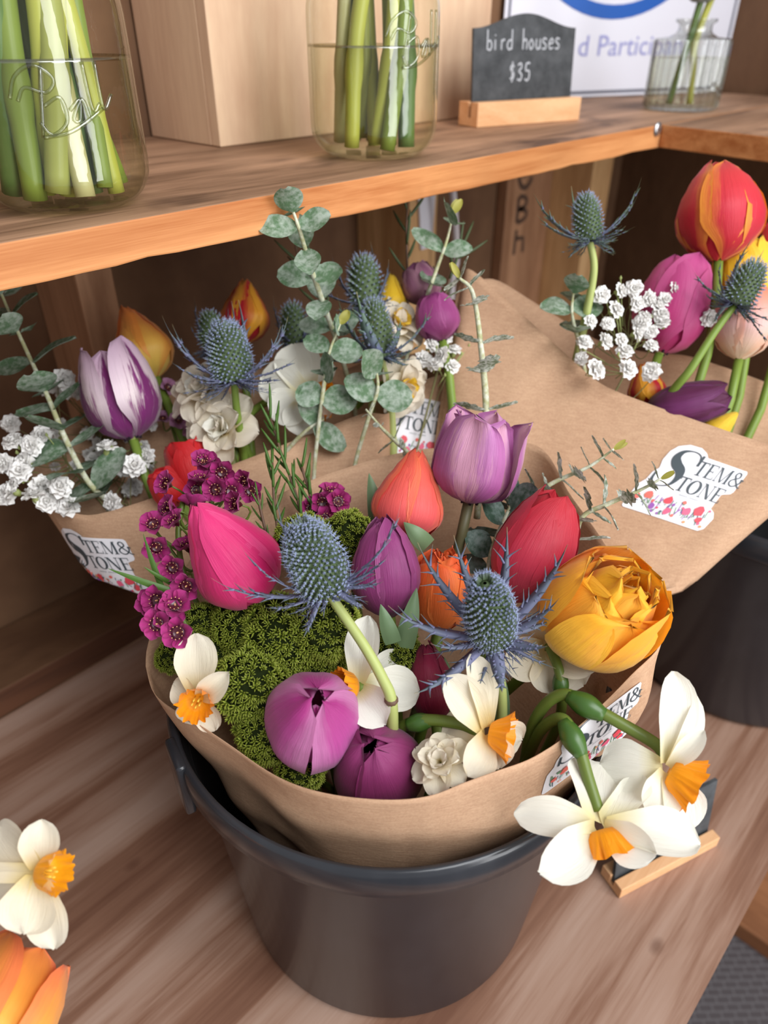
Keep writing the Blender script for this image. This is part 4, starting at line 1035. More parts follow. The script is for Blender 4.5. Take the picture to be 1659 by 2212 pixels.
def spray(name, label, cat, fl, me, r, root, stemmat, seed=0, spread=.8, srad=.0008, group=None, facek=.6, extra_buds=0, hub=None):
    """fl: blossoms (px, py, depth[, scale]) joined by branching stalks to root (px, py, depth) points"""
    rs = random.Random(seed); RP = smooth_path([W(*p) if isinstance(p, tuple) else p for p in root], 6)
    t = thing(name, label, cat, tuple(RP[-1]), group); m = MB(); m.tube(RP, srad*1.8, 8)
    for q in fl:
        P = W(*q[:3]); d = (-FW.normalized()*facek + V((rs.uniform(-1, 1), rs.uniform(-1, 1), rs.uniform(-.2, 1)))*spread*.6).normalized()
        k = min(range(len(RP)), key=lambda i: (RP[i]-P).length + .02*rs.random()); k = min(len(RP)-1, k + rs.randint(0, 3))
        m.tube(bez(P - d*r*.4, P - d*r*3, RP[k], 6), [srad*.6, srad*.7, srad*.7, srad*.8, srad*.9, srad, srad], 6)
        put(me, 'flower', t, P, d, r*(q[3] if len(q) > 3 else 1)*rs.uniform(.92, 1.08), rs.uniform(0, 6))
    obj('stalks', m, stemmat, t); 
    for i in range(extra_buds):
        q = rs.choice(fl); P = W(q[0]+rs.uniform(-35, 35), q[1]+rs.uniform(-35, 25), q[2]); mm = MB(); mm.lathe([(.0001, -.0016), (.0013, 0), (.0001, .0022)], 8, P)
        mm.tube([P, P + (RP[len(RP)//2]-P)*.5], .0004, 5); obj('bud', mm, M['gyp_cup'], t)
    return t
def needles(t, path, n, L, seed=0, mat='needle', wd=.0011, spread=.55):
    P = smooth_path([W(*p) for p in path], 6); rs = random.Random(seed); m = MB(); m.tube(P, .0010, 6); obj('twig', m, M['stem_brown'], t)
    for i in range(n):
        k = int((i+.3)/n*(len(P)-1)); p = P[k]; tg = (P[max(0, k-1)]-P[min(len(P)-1, k+1)]).normalized(); e = tg.orthogonal().normalized(); g = tg.cross(e); a = i*2.4
        d = (tg + (e*cos(a)+g*sin(a))*spread*rs.uniform(.6, 1.2)).normalized(); l = L*rs.uniform(.7, 1.2); q = p + d*l + tg*l*.12
        mm = MB(); mm.tube(bez(p, p + d*l*.5 - tg*l*.04, q, 5), [wd*.7, wd, wd, wd, wd*.8, wd*.3], 6); obj('needle', mm, M[mat], t)
def tuft_mesh(seed):
    rs = random.Random(seed); m = MB()
    for i in range(11):
        a = i*2.4; th_ = .25 + .95*(i/11)**.7; d = V((cos(a)*sin(th_), sin(a)*sin(th_), cos(th_))); e = d.orthogonal().normalized(); g = d.cross(e); w = .16
        b = len(m.v); m.v += [e*w*.3, d*.55 + e*w, d*.55 + g*w*.7, d*.55 - e*w, d*.55 - g*w*.7, d*1.0]
        for k in range(4):
            m.face((b, b+1+k, b+1+(k+1) % 4), 0, [(0, 0), (0, .5), (0, .5)]); m.face((b+1+k, b+5, b+1+(k+1) % 4), 0, [(0, .5), (0, 1), (0, .5)])
    return m
TUFTS = [tuft_mesh(i) for i in range(4)]
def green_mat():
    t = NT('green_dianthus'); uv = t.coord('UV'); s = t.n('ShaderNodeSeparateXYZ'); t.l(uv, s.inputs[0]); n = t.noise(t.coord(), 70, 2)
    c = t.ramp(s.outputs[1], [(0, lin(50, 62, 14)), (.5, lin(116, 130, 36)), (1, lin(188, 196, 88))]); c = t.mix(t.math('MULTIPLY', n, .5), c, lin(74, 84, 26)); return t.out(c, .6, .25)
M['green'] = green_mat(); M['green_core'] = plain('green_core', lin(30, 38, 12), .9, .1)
def green_ball(label, ctr, rpx, n=230, seed=0, squash=.8, group=None):
    C_ = W(*ctr); R = rpx*ctr[2]/FPX; rs = random.Random(seed); g = pick_goal(C_, seed); t = thing('green_dianthus', label, 'flower', tuple(g), group)
    ax = (-FW*.7 + V((0,0,.8))).normalized(); x, y, z = frame(ax); m = MB()
    def pt(v, a, k=1.0):
        th_ = v*2.2; d = (x*cos(a)+y*sin(a))*sin(th_) + z*cos(th_)*squash; b = 1 + .16*mnoise.noise(d*2.6 + V((seed, 0, 0)))
        return C_ + d*R*b*k, d
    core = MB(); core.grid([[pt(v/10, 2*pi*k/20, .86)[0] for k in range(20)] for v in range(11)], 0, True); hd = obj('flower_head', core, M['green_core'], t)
    for i in range(n):
        v = ((i+.5)/n)**.5*.92; p, d = pt(v, i*2.39996, .9); d = d.normalized(); p = p + V((rs.uniform(-1, 1), rs.uniform(-1, 1), rs.uniform(-1, 1)))*R*.05
        e, f, d2 = frame((d + V((rs.uniform(-.25, .25),)*3)).normalized()); s = R*rs.uniform(.15, .22)*(70/rpx)**.35; T = TUFTS[i % 4]; b = len(m.v)
        m.v += [p + (e*q.x + f*q.y + d2*q.z)*s for q in T.v]
        for fa, uv in zip(T.f, T.uv): m.face(tuple(b+k for k in fa), 0, uv)
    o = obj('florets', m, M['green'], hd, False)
    mm = MB(); mm.tube(stem_path(C_ - ax*R*.3, ax, g), .0028, 8); obj('stem', mm, M['stem_olive'], t); return t
# ------------------------------------------------------------------ pigments
def pm(name, *a, **k): M[name] = petal_mat('petal_' + name, *[lin(*c) for c in a], **{q: (lin(*v) if isinstance(v, tuple) else v) for q, v in k.items()}); return M[name]
pm('hot_pink', (190,24,84), (214,30,106), (228,52,124), stri=.14, edge=(240,90,150), edge_amt=.3)
pm('coral', (224,92,100), (234,94,92), (240,98,72), edge=(246,140,80), edge_amt=.45, e0=.7)
pm('lilac', (128,52,104), (190,118,172), (206,146,196), stri=.28, streak=(228,176,180), streak_amt=.5, edge=(160,70,140), edge_amt=.6)
pm('lilac_in', (120,30,50), (90,16,44), (140,60,110))
pm('red', (208,76,98), (204,54,80), (192,30,46), stri=.16)
pm('yellow', (255,214,110), (255,198,66), (255,182,38), stri=.12, streak=(226,128,74), streak_amt=.22, trans=.2)
pm('amber', (255,192,60), (255,186,40), (255,190,46), stri=.10, edge=(250,170,50), edge_amt=.3, trans=.25)
pm('orange', (230,124,60), (236,112,44), (238,96,40), stri=.16, edge=(244,140,66), edge_amt=.4)
pm('purple', (108,30,76), (146,56,116), (152,60,122), stri=.26, edge=(178,92,148), edge_amt=.4)
pm('mauve', (160,92,140), (192,92,164), (166,44,122), stri=.22, edge=(206,140,182), edge_amt=.6)
pm('plum', (70,14,40), (92,22,58), (150,54,112), stri=.1, edge=(112,36,78), edge_amt=.3)
pm('crimson', (86,8,30), (126,14,50), (140,22,62), stri=.14)
pm('cream', (232,206,110), (242,232,210), (240,230,212), stri=.07, trans=.3)
pm('white', (240,230,170), (247,245,232), (246,244,232), stri=.05, trans=.3)
pm('ivory', (236,214,140), (244,232,204), (246,238,218), stri=.06, trans=.3)
pm('sunset', (240,206,96), (240,188,84), (236,126,54), stri=.1, edge=(238,140,60), edge_amt=.6)
pm('feather', (92,18,70), (240,224,222), (224,186,214), stri=.14, streak=(132,48,116), streak_amt=1.0, flame=.6, edge=(226,198,222), edge_amt=.3)
pm('flame', (190,30,40), (196,24,44), (210,50,50), stri=.1, edge=(246,174,52), edge_amt=1.0, e0=.35)
pm('fire', (200,34,44), (206,36,58), (222,60,60), stri=.12, edge=(246,156,56), edge_amt=.95, e0=.58)
pm('scarlet', (150,10,14), (200,24,28), (206,30,36), stri=.08)
pm('rose', (190,50,110), (196,58,124), (206,80,146), stri=.12, edge=(222,120,170), edge_amt=.3)
pm('lemon', (220,200,70), (240,196,40), (246,206,60), stri=.06)
pm('peach', (246,216,176), (240,196,190), (238,120,70), stri=.08, edge=(240,160,110), edge_amt=.3)
pm('aubergine', (74,18,54), (98,28,76), (90,20,64), stri=.2, edge=(126,56,116), edge_amt=.5)
pm('dusk', (140,84,104), (168,110,140), (140,76,116), stri=.1, edge=(196,150,160), edge_amt=.5)
pm('trumpet', (252,176,30), (254,166,16), (254,156,10), stri=.10, trans=.3)
pm('trumpet_gold', (248,190,30), (250,176,18), (250,170,16), stri=.08, trans=.3)
M['stem_shade'] = plain('stem_shaded_olive', lin(96, 92, 62), .5)  # stem green dulled and darkened, shade under the lilac tulip painted in
M['needle_dark'] = plain('needle_dark', lin(66, 78, 46), .6)
FWN, nFW = FW.normalized(), -FW.normalized()
RB = (.262, .235, .12)

# ------------------------------------------------------------------ main bouquet: tulips
tulip('hot pink closed tulip beside the plum waxflowers at the left of the front bouquet', (562,1296,.435), (424,1096,.405), 196, M['hot_pink'], 'bud', .35, 1, lenk=1.02, ruff=.02)
tulip('coral red tulip in front of the folded paper panel, left of the lilac tulip', (866,1168,.475), (904,974,.470), 158, M['coral'], 'bud', .9, 2, leaf=[((830,1180,.49), (797,1022,.485), .007)], ruff=.015)
tulip('ragged lilac tulip with open mouth topping the front bouquet', (1012,1086,.478), (1052,898,.462), 184, [M['lilac']], 'ragged', .6, 3, ruff=.10, tipk=.42, leanlist=[-.2,-.3,-.1,.03,.10,.06], stem='stem_shade', amax=.92, ink=(.84, 1.0))
tulip('crimson red tulip with parted pointed petals left of the yellow double tulip', (1100,1300,.455), (1212,1066,.45), 172, M['red'], 'parted', 1.3, 4, ruff=.02, leanlist=[.06,.0,.10,.0,.12,.0], tipk=.6)
tulip('large golden yellow double tulip at the right corner of the front wrap', (1228,1376,.435), (1384,1244,.388), 262, [M['yellow'], M['yellow'], M['amber']], 'bowl', .5, 5, double=1, ruff=.03, lenk=.98, tipk=.26, amax=1.05)
tulip('small orange double tulip deep behind the middle sea holly', (946,1362,.45), (962,1186,.445), 130, [M['orange']], 'bowl', .2, 6, double=1, ruff=.04, tipk=.3)
tulip('purple tulip standing between the two front sea hollies', (842,1335,.435), (824,1116,.43), 150, M['purple'], 'closed', .2, 7, ruff=.03, leaf=[((872,1400,.42), (900,1270,.415), .006), ((850,1390,.415), (822,1305,.41), .005), ((925,1180,.455), (872,1128,.45), .006)])
tulip('mauve tulip seen into its mouth above the front paper lip', (668,1592,.415), (686,1502,.366), 206, M['mauve'], 'round', .15, 8, ruff=.05, tipk=.26, lenk=1.0, amax=1.0, ink=(.80, .92))
tulip('dark plum tulip lowest in the front bouquet, half behind the paper lip', (826,1700,.425), (800,1602,.378), 198, M['plum'], 'round', .5, 9, ruff=.05, tipk=.3, amax=1.05, ink=(.84, .94))
tulip('dark crimson tulip in shade below the middle sea holly', (944,1566,.425), (918,1388,.425), 104, M['crimson'], 'closed', 1.0, 10, ruff=.05, leaf=[((1075,1560,.44), (1062,1400,.43), .008), ((1000,1600,.42), (960,1420,.425), .007)])

# ------------------------------------------------------------------ main bouquet: sea hollies
eryngium('sea holly with bent pale stalk above the green dianthus in the front bouquet', (708,1276,.392), (652,1140,.380), 138,
         [(866,1082,.36,1.3), (455,1248,.375,1.1), (519,1180,.37), (596,1066,.375,1.2), (842,1190,.375), (828,1256,.38), (786,1316,.38), (655,1378,.375), (572,1312,.375), (512,1262,.38)],
         [(735,1318,.392), (790,1400,.388), (826,1465,.388), (845,1512,.390), (848,1590,.405), (850,1690,.43)], 1, 560, bw=1.15, node=(845,1512,.390))
eryngium('sea holly with long blue bracts at the middle of the front bouquet', (1066,1378,.402), (1048,1262,.368), 122,
         [(902,1172,.385,1.25), (980,1156,.39,1.2), (1095,1138,.39,1.35), (1226,1176,.385,1.4), (838,1308,.375,1.3), (1208,1292,.38,1.1), (1182,1396,.375,1.5), (1085,1496,.37,1.6), (895,1498,.37,1.3), (1190,1340,.40), (930,1390,.38)],
         [(1074,1420,.408), (1084,1510,.42), (1080,1600,.44), (1060,1700,.46)], 2, 560, ruff=40, bw=1.15)

# ------------------------------------------------------------------ main bouquet: daffodils
daffodil('ivory daffodil with orange trumpet at the left edge of the front wrap', (428,1508,.402), (nFW*.65 - UP*.1 + RT*.05),
         [((424,1368,.405), .0118, .35, .10), ((494,1452,.392), .0075, .8, .18), ((374,1476,.405), .0085, .5, .05), ((466,1578,.402), .0075, .5, -.05), ((398,1560,.408), .0075, .4, 0)],
         (.0070, .0095, .010), [M['ivory'], M['trumpet']], 1)
daffodil('white daffodil behind the mauve tulip, orange trumpet turned left', (772,1484,.405), (RT*-.75 + nFW*.45 + UP*.12),
         [((797,1330,.405), .0100, .4, .06, nFW - RT*.2), ((906,1496,.41), .0130, .3, .12, nFW + UP*.4), ((832,1566,.388), .0115, .4, .15, nFW + UP*.3), ((762,1580,.40), .010, .3, .1, nFW), ((870,1420,.425), .010, .3, .1, nFW)],
         (.0075, .0100, .011), [M['white'], M['trumpet']], 2)
daffodil('white daffodil with orange trumpet facing right inside the front wrap', (1052,1582,.388), (RT*.88 + nFW*.35 - UP*.10),
         [((962,1462,.385), .0110, .5, .12, nFW + RT*.4), ((1018,1412,.395), .0090, .5, .10, nFW + RT*.5), ((1128,1598,.40), .0110, .3, .05, nFW), ((1008,1676,.375), .0110, .4, .1, nFW + RT*.3), ((1080,1660,.388), .0105, .3, .08, nFW + UP*.3), ((955,1588,.40), .012, .3, .1, nFW + UP*.4)],
         (.0072, .0120, .0115), [M['ivory'], M['trumpet']], 3, stem_pts=[(1035,1582,.392), (985,1562,.397), (900,1558,.402), (850,1600,.42), (870,1720,.46)], ovary=((930,1556,.40), (880,1566,.404), .55), stem='stem_olive', srad=.0033)
double_len[0] = .017
daffodil('cream double daffodil low in the front bouquet at the paper lip', (952,1648,.382), (nFW*.6 + UP*.5 - RT*.2), [], None, [M['ivory'], M['ivory'], M['cream']], 4, double=16)
daffodil('white daffodil turned away, tucked under the yellow double tulip', (1182,1400,.438), (FWN*.8 + UP*.35 + RT*.1),
         [((1162,1298,.44), .0100, .4, .1, nFW), ((1088,1436,.428), .0135, .3, .12, nFW), ((1200,1500,.43), .0150, .3, .12, nFW), ((1285,1448,.415), .0110, .5, .1, nFW), ((1262,1480,.437), .0140, .3, .1, nFW), ((1120,1340,.45), .010, .3, .1, nFW)],
         None, [M['ivory']], 5, stem_pts=[(1185,1392,.432), (1205,1440,.424), (1213,1490,.424), (1206,1560,.44), (1150,1680,.47)], ovary=((1211,1452,.424), (1211,1506,.424), .6), stem='stem_olive')
daffodil('white daffodil drooping lowest over the bucket rim, orange trumpet pointing down', (1296,1784,.368), (UP*-.80 + RT*.22 + nFW*.42),
         [((1110,1758,.372), .0098, .4, .14, nFW + UP*.7), ((1164,1884,.350), .0125, .5, .10, nFW + UP*.2), ((1312,1650,.394), .0215, .35, .20, nFW*.7 + UP*.6, .04), ((1408,1728,.386), .0150, .3, .14, nFW + UP*.5, .05), ((1513,1822,.362), .0118, .5, .16, nFW + UP*.6, .2), ((1418,1846,.350), .0105, .6, .12, nFW + UP*.2 - RT*.2, -.2)],
         (.0085, .0128, .0125), [M['white'], M['trumpet']], 6,
         stem_pts=[(1292,1752,.374), (1270,1680,.380), (1254,1625,.384), (1232,1572,.390), (1206,1552,.398), (1165,1582,.415), (1130,1660,.45)], ovary=((1216,1556,.393), (1258,1634,.383), .9), stem='stem_olive', srad=.0033)
daffodil('white daffodil hanging right of the wrap, upper of the drooping pair', (1440,1662,.380), (RT*.80 - UP*.46 + nFW*.30),
         [((1456,1450,.385), .0128, .4, .06, nFW + RT*.3), ((1506,1504,.392), .0085, .5, .08, nFW + RT*.4), ((1522,1578,.372), .0055, .6, .10, nFW + UP*.5), ((1296,1652,.392), .0140, .3, .16, nFW + UP*.3), ((1482,1800,.380), .0135, .4, .10, nFW + RT*.3), ((1396,1752,.372), .0125, .4, .14, nFW + RT*.2)],
         (.0085, .0135, .0140), [M['white'], M['trumpet']], 7,
         stem_pts=[(1436,1630,.386), (1412,1604,.388), (1340,1562,.391), (1272,1524,.396), (1222,1500,.402), (1180,1520,.410), (1148,1576,.422), (1130,1670,.455)], ovary=((1226,1502,.401), (1306,1546,.392), .9), stem='stem_olive', srad=.0034)

# ------------------------------------------------------------------ main bouquet: green dianthus heads
for i, (x, y, r, d, n, lb) in enumerate(((610,1372,92,.425,300,'largest green dianthus head, below the bent sea holly in the front bouquet'), (700,1352,80,.42,260,'green dianthus head left of the bent sea holly stalk'), (528,1352,70,.43,230,'green dianthus head right below the hot pink tulip'),
        (440,1352,52,.435,180,'green dianthus head left of the pink tulip, beside the lowest plum waxflowers'), (545,1475,82,.41,260,'green dianthus head between the ivory daffodil and the mauve tulip'), (580,1580,70,.405,220,'green dianthus head low at the front paper lip left of the mauve tulip'),
        (690,1420,60,.425,180,'green dianthus head right above the mauve tulip'), (852,1408,52,.43,170,'small green dianthus head below the purple tulip'), (372,1418,36,.435,110,'tiny green dianthus head at the left paper edge above the ivory daffodil'), (655,1170,62,.455,180,'green dianthus head behind the top of the bent sea holly'),
        (752,1160,58,.46,170,'green dianthus head left of the purple tulip at the back of the bouquet'), (650,1660,52,.40,150,'green dianthus head in shade beneath the mauve tulip'), (460,1410,50,.43,150,'green dianthus head above the ivory daffodil'))):
    green_ball(lb, (x, y, d), r, n, 20+i)

# ------------------------------------------------------------------ main bouquet: waxflower and eucalyptus
A_ = [(361,1046,.465), (437,997,.475), (432,1037,.465), (479,1019,.47), (468,1058,.455), (530,1040,.465), (511,1089,.45), (452,1003,.478), (500,1062,.46), (542,1060,.47), (424,1060,.47)]
spray('waxflower_sprig', 'plum waxflower sprig behind the tip of the hot pink tulip', 'flower', A_, WAX, .0082, [(470,1050,.48), (450,1120,.47), (470,1220,.455), (560,1400,.45)], M['stem_olive'], 1, 1.0, .0010)
Bw = [(417,1091,.45), (367,1098,.445), (331,1134,.44), (378,1127,.435), (338,1181,.43), (405,1181,.44), (374,1225,.425), (403,1265,.42), (355,1112,.45)]
tw = spray('waxflower_sprig', 'plum waxflower sprig hanging left of the hot pink tulip over the paper edge', 'flower', Bw, WAX, .0084, [(395,1085,.455), (385,1160,.45), (405,1260,.445), (480,1400,.45)], M['stem_olive'], 2, 1.1, .0010)
for a, b, w_ in (((402,1290,.42), (233,1228,.41), .0022), ((352,1278,.425), (309,1152,.415), .0018), ((372,1262,.425), (310,1224,.415), .0014)): blade(tw, a, b, w_, M['needle'], 'needle')
Cw = [(341,1297,.415), (378,1308,.41), (340,1348,.405), (385,1366,.402), (362,1330,.41), (325,1302,.42)]
spray('waxflower_sprig', 'lowest plum waxflower sprig at the left paper edge above the ivory daffodil', 'flower', Cw, WAX, .0084, [(380,1320,.425), (420,1370,.43), (500,1460,.44)], M['stem_olive'], 3, 1.1, .0010)
Dw = [(696,1084,.485), (730,1084,.482), (701,1122,.48), (716,1066,.492), (672,1100,.49)]
tn = spray('waxflower_sprig', 'needle leaved waxflower sprig with few plum blooms in front of the paper panel', 'flower', Dw, WAX, .0084, [(700,1090,.495), (672,1130,.49), (660,1220,.475), (660,1400,.46)], M['stem_olive'], 4, 1.0, .0010)
needles(tn, [(584,905,.50), (610,985,.495), (640,1070,.49), (655,1140,.48)], 20, .020, 1)
needles(tn, [(652,1010,.495), (672,1080,.49), (680,1140,.48)], 12, .016, 2)
needles(tn, [(588,1000,.49), (592,1080,.485), (600,1150,.475)], 12, .017, 3)
needles(tn, [(556,1070,.46), (572,1140,.46), (590,1200,.455)], 7, .012, 4, wd=.0007)
eucalyptus('frosted upright eucalyptus sprig rising behind the ragged lilac tulip', [(992,600,.52), (1022,636,.522), (1040,760,.525), (1050,890,.525), (1040,1010,.52), (1030,1120,.51)], 9, 'euc_frost', (.0122, .0080), 1, .8, taper=.6, srad=.0024)
eucalyptus('frosted eucalyptus sprig reaching up to the right behind the crimson red tulip', [(1326,970,.485), (1272,1008,.49), (1200,1040,.495), (1140,1078,.50), (1085,1120,.50)], 9, 'euc_frost', (.0095, .0060), 2, 1.0, taper=.6)
eucalyptus('frosted eucalyptus sprig tip lying across the full shop sticker', [(1428,1034,.465), (1380,1060,.468), (1310,1090,.472), (1256,1120,.478), (1240,1200,.475)], 8, 'euc_frost', (.0090, .0056), 3, 1.0, taper=.6)
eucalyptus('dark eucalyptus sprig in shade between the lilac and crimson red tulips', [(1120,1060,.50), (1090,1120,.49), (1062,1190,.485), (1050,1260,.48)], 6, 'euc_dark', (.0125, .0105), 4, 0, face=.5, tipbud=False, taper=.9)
eucalyptus('bare yellowish eucalyptus sprig left of the coral tulip top', [(790,884,.535), (822,922,.535), (856,955,.535), (884,985,.53), (900,1060,.52)], 5, 'euc_frost', (.007, .0030), 5, .6, taper=.4, tipbud=False, skip=.3)

# ------------------------------------------------------------------ bouquet at the back left
LG = V((.225, .27, .12))
tulip('orange and yellow tulip behind the purple and white tulip', (338,818,.60), (268,660,.60), 122, M['sunset'], 'bud', .2, 21, goal=LG, leanlist=[0,0,0,0,.0,.05])
tulip('purple and white feathered tulip left of the blue sea holly', (288,950,.565), (228,748,.56), 158, M['feather'], 'cup', 1.25, 22, goal=LG, leanlist=[0,0,.0,.0,.30,.0], amax=.95, ink=(.86, .95), tipk=.4, ruff=.05)
tulip('scarlet tulip below the cream double daffodils, larger of the two scarlet tulips', (452,1080,.56), (392,950,.55), 118, M['scarlet'], 'cup', .4, 23, goal=LG, tipk=.4)
tulip('small scarlet tulip half behind plum waxflowers at the left', (392,1092,.545), (338,1018,.535), 78, M['scarlet'], 'cup', .7, 24, goal=LG, tipk=.4)
tulip('red and yellow flamed tulip at the back, behind the blue sea holly', (530,742,.63), (530,606,.63), 108, M['flame'], 'bud', .25, 25, goal=LG)
eryngium('blue sea holly with wide spiny bracts left of centre at the back', (506,826,.535), (484,704,.53), 104, [(350,682,.52,1.4), (372,700,.535,1.2), (515,648,.545,1.3), (622,684,.52,1.4), (606,706,.51), (366,778,.52), (640,772,.53), (606,816,.51), (398,800,.51), (420,820,.51), (560,830,.505), (500,650,.56)],
         [(512,890,.545), (522,950,.555), (530,1010,.57), (560,1200,.58)], 3, 420, 'bract', stem='stem', bw=1.7)
eryngium('green tinged sea holly between the front eucalyptus leaves and the cream doubles', (824,775,.565), (806,652,.56), 80, [(728,636,.55,1.3), (770,630,.53,1.6), (866,688,.54,1.3), (936,656,.55,1.2), (912,742,.54), (690,770,.55), (780,800,.54), (880,790,.54)], [(836,830,.575), (846,900,.585), (850,1000,.59)], 4, 240, 'bract_green', goal=LG, bw=1.6)
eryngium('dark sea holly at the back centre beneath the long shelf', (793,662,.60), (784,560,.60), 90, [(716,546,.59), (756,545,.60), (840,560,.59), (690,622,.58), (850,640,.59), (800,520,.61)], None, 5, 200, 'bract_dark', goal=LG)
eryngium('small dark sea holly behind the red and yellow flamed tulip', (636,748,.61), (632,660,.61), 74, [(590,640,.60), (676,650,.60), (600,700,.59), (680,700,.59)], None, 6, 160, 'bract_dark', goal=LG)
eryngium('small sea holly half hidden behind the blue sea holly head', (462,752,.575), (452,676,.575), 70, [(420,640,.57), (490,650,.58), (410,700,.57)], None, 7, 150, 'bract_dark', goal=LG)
double_len[0] = .031
daffodil('cream double daffodil directly below the blue sea holly, upper of two', (446,850,.562), (nFW*.8 - RT*.35 + UP*.45), [], None, [M['cream'], M['cream'], M['white']], 21, double=24, goal=LG)
daffodil('cream double daffodil right above the larger scarlet tulip, lower of two', (482,930,.552), (nFW*.85 - RT*.2 + UP*.15), [], None, [M['cream'], M['cream'], M['white']], 22, double=20, goal=LG)
daffodil('white daffodil with partly hidden orange trumpet right of the blue sea holly stalk', (664,858,.575), (RT*.90 + nFW*.22 - UP*.12), [((636,742,.58), .0185, .4, .12, nFW), ((566,806,.575), .0185, .3, .14, nFW), ((702,776,.59), .014, .4, .1, nFW), ((586,902,.565), .0165, .3, .12, nFW), ((650,942,.565), .0165, .3, .1, nFW), ((712,900,.575), .012, .3, .1, nFW)], (.011, .015, .016), [M['white'], M['trumpet']], 23, goal=LG)
eucalyptus('long arching eucalyptus branch at the left frame edge', [(0,628,.55), (40,720,.55), (100,850,.55), (140,945,.55), (190,1040,.555), (242,1090,.56)], 11, 'euc', (.0165, .0135), 11, 0, goal=LG, face=.42, taper=.85, srad=.0022)
eucalyptus('tall eucalyptus branch in front of the long shelf edge', [(630,448,.485), (648,500,.49), (672,580,.52), (700,660,.55), (735,760,.585)], 6, 'euc', (.0128, .0115), 12, 0, goal=LG, face=.55, taper=.85, srad=.002)
eucalyptus('pale mottled eucalyptus sprig in front of the green tinged sea holly, left one', [(735,700,.545), (712,760,.545), (700,830,.545), (690,905,.55)], 4, 'euc', (.0118, .0115), 13, 0, goal=LG, face=.75, taper=.7)
eucalyptus('pale mottled eucalyptus sprig ending just above the folded paper corner', [(812,792,.545), (816,840,.545), (800,890,.55)], 2, 'euc', (.0140, .0130), 14, 0, goal=LG, face=.75, taper=.9, tipbud=False)
eucalyptus('eucalyptus leaves resting on the fold line of the left wrap', [(700,905,.555), (668,925,.555), (640,950,.56)], 1, 'euc', (.0130, .0120), 15, 0, goal=LG, face=.7, tipbud=False, taper=1)
rs = random.Random(77)
gl = [(29,956,.55), (69,963,.55), (11,1000,.55), (58,1000,.55), (29,1061,.54), (76,1072,.54), (130,1052,.54), (231,971,.56), (289,1007,.56), (264,1010,.565), (148,1097,.55), (246,1085,.55), (137,819,.58), (25,916,.58), (318,992,.57), (92,940,.56), (45,1020,.545), (100,1085,.545), (10,1070,.545), (88,1050,.55)]
spray('gypsophila_sprig', 'white gypsophila cloud at the left frame edge below the eucalyptus branch', 'flower', gl, GYP, .0088, [(120,960,.58), (160,1020,.575), (230,1100,.575), LG], M['gyp_stem'], 5, .9, .0005, extra_buds=8)
gl2 = [(rs.uniform(100, 330), rs.uniform(830, 1060), rs.uniform(.585, .61), rs.uniform(.6, .85)) for i in range(55)]
spray('gypsophila_sprig', 'shaded gypsophila cloud behind the purple and white tulip', 'flower', gl2, GYP, .0074, [(215,900,.61), (220,980,.60), (260,1100,.585), LG], M['gyp_stem'], 6, 1.0, .0005)
spray('waxflower_sprig', 'pale lilac waxflower sprig right of the purple and white tulip', 'flower', [(386,908,.59), (362,838,.60), (400,880,.60), (352,905,.60), (410,930,.59)], WAXP, .0075, [(380,900,.61), (400,1000,.60), LG], M['stem_olive'], 7, 1.0, .0008)

double_len[0] = .027
# ------------------------------------------------------------------ bouquet at the back centre
MG = V((.285, .31, .13))
daffodil('cream double daffodil above the centre wrap sticker, lower of two', (866,832,.585), (nFW*.5 + RT*.4 - UP*.2), [], None, [M['cream'], M['cream'], M['lemon']], 31, double=10, goal=MG)
daffodil('cream double daffodil below the dark sea holly, upper of two', (856,705,.605), (nFW*.5 + RT*.3 + UP*.3), [], None, [M['cream'], M['cream'], M['lemon']], 32, double=20, goal=MG)
tulip('purple tulip touching the left edge of the right wrap', (956,738,.60), (930,640,.60), 92, M['purple'], 'cup', .3, 33, goal=MG, tipk=.4)
tulip('dusky lilac tulip at the back between the dark sea holly and the bracket', (928,652,.62), (892,576,.62), 84, M['dusk'], 'cup', .9, 34, goal=MG, tipk=.4)
tulip('yellow tulip behind the dark sea holly', (846,690,.625), (846,592,.625), 66, M['lemon'], 'bud', .2, 35, goal=MG)
tulip('orange tulip sliver behind the left corner of the right wrap', (984,720,.64), (980,648,.64), 60, M['orange'], 'bud', .5, 36, goal=MG)
eucalyptus('eucalyptus sprig under the shelf beside the white cord', [(978,462,.575), (965,520,.58), (940,590,.59), (915,660,.60)], 3, 'euc', (.0130, .0110), 31, 0, goal=MG, face=.5, taper=1.0)
gl3 = [(958,768,.59), (944,790,.59), (976,792,.60), (962,732,.61), (930,748,.60), (915,776,.60), (980,760,.61), (938,720,.61)]
spray('gypsophila_sprig', 'small gypsophila sprig at the centre back beside the right wrap', 'flower', gl3, GYP, .0072, [(945,790,.61), (930,860,.61), MG], M['gyp_stem'], 8, 1.0, .0005, extra_buds=5)
for nm, pth, sd, n_, L_ in (('brown waxflower twig rising to the white bracket', [(880,430,.62), (878,500,.62), (880,590,.62), (882,680,.62)], 41, 9, .026), ('dark needle twig crossing behind the tall eucalyptus branch', [(650,470,.60), (640,540,.60), (690,640,.60), (720,720,.60)], 42, 14, .034), ('dark needle twig at the left edge of the right wrap', [(1000,530,.63), (975,590,.63), (950,680,.625)], 43, 7, .026)):
    tt = thing('waxflower_twig', nm, 'foliage', tuple(W(*pth[-1]))); needles(tt, pth, n_, L_, sd, 'needle_dark', .0013, .8)

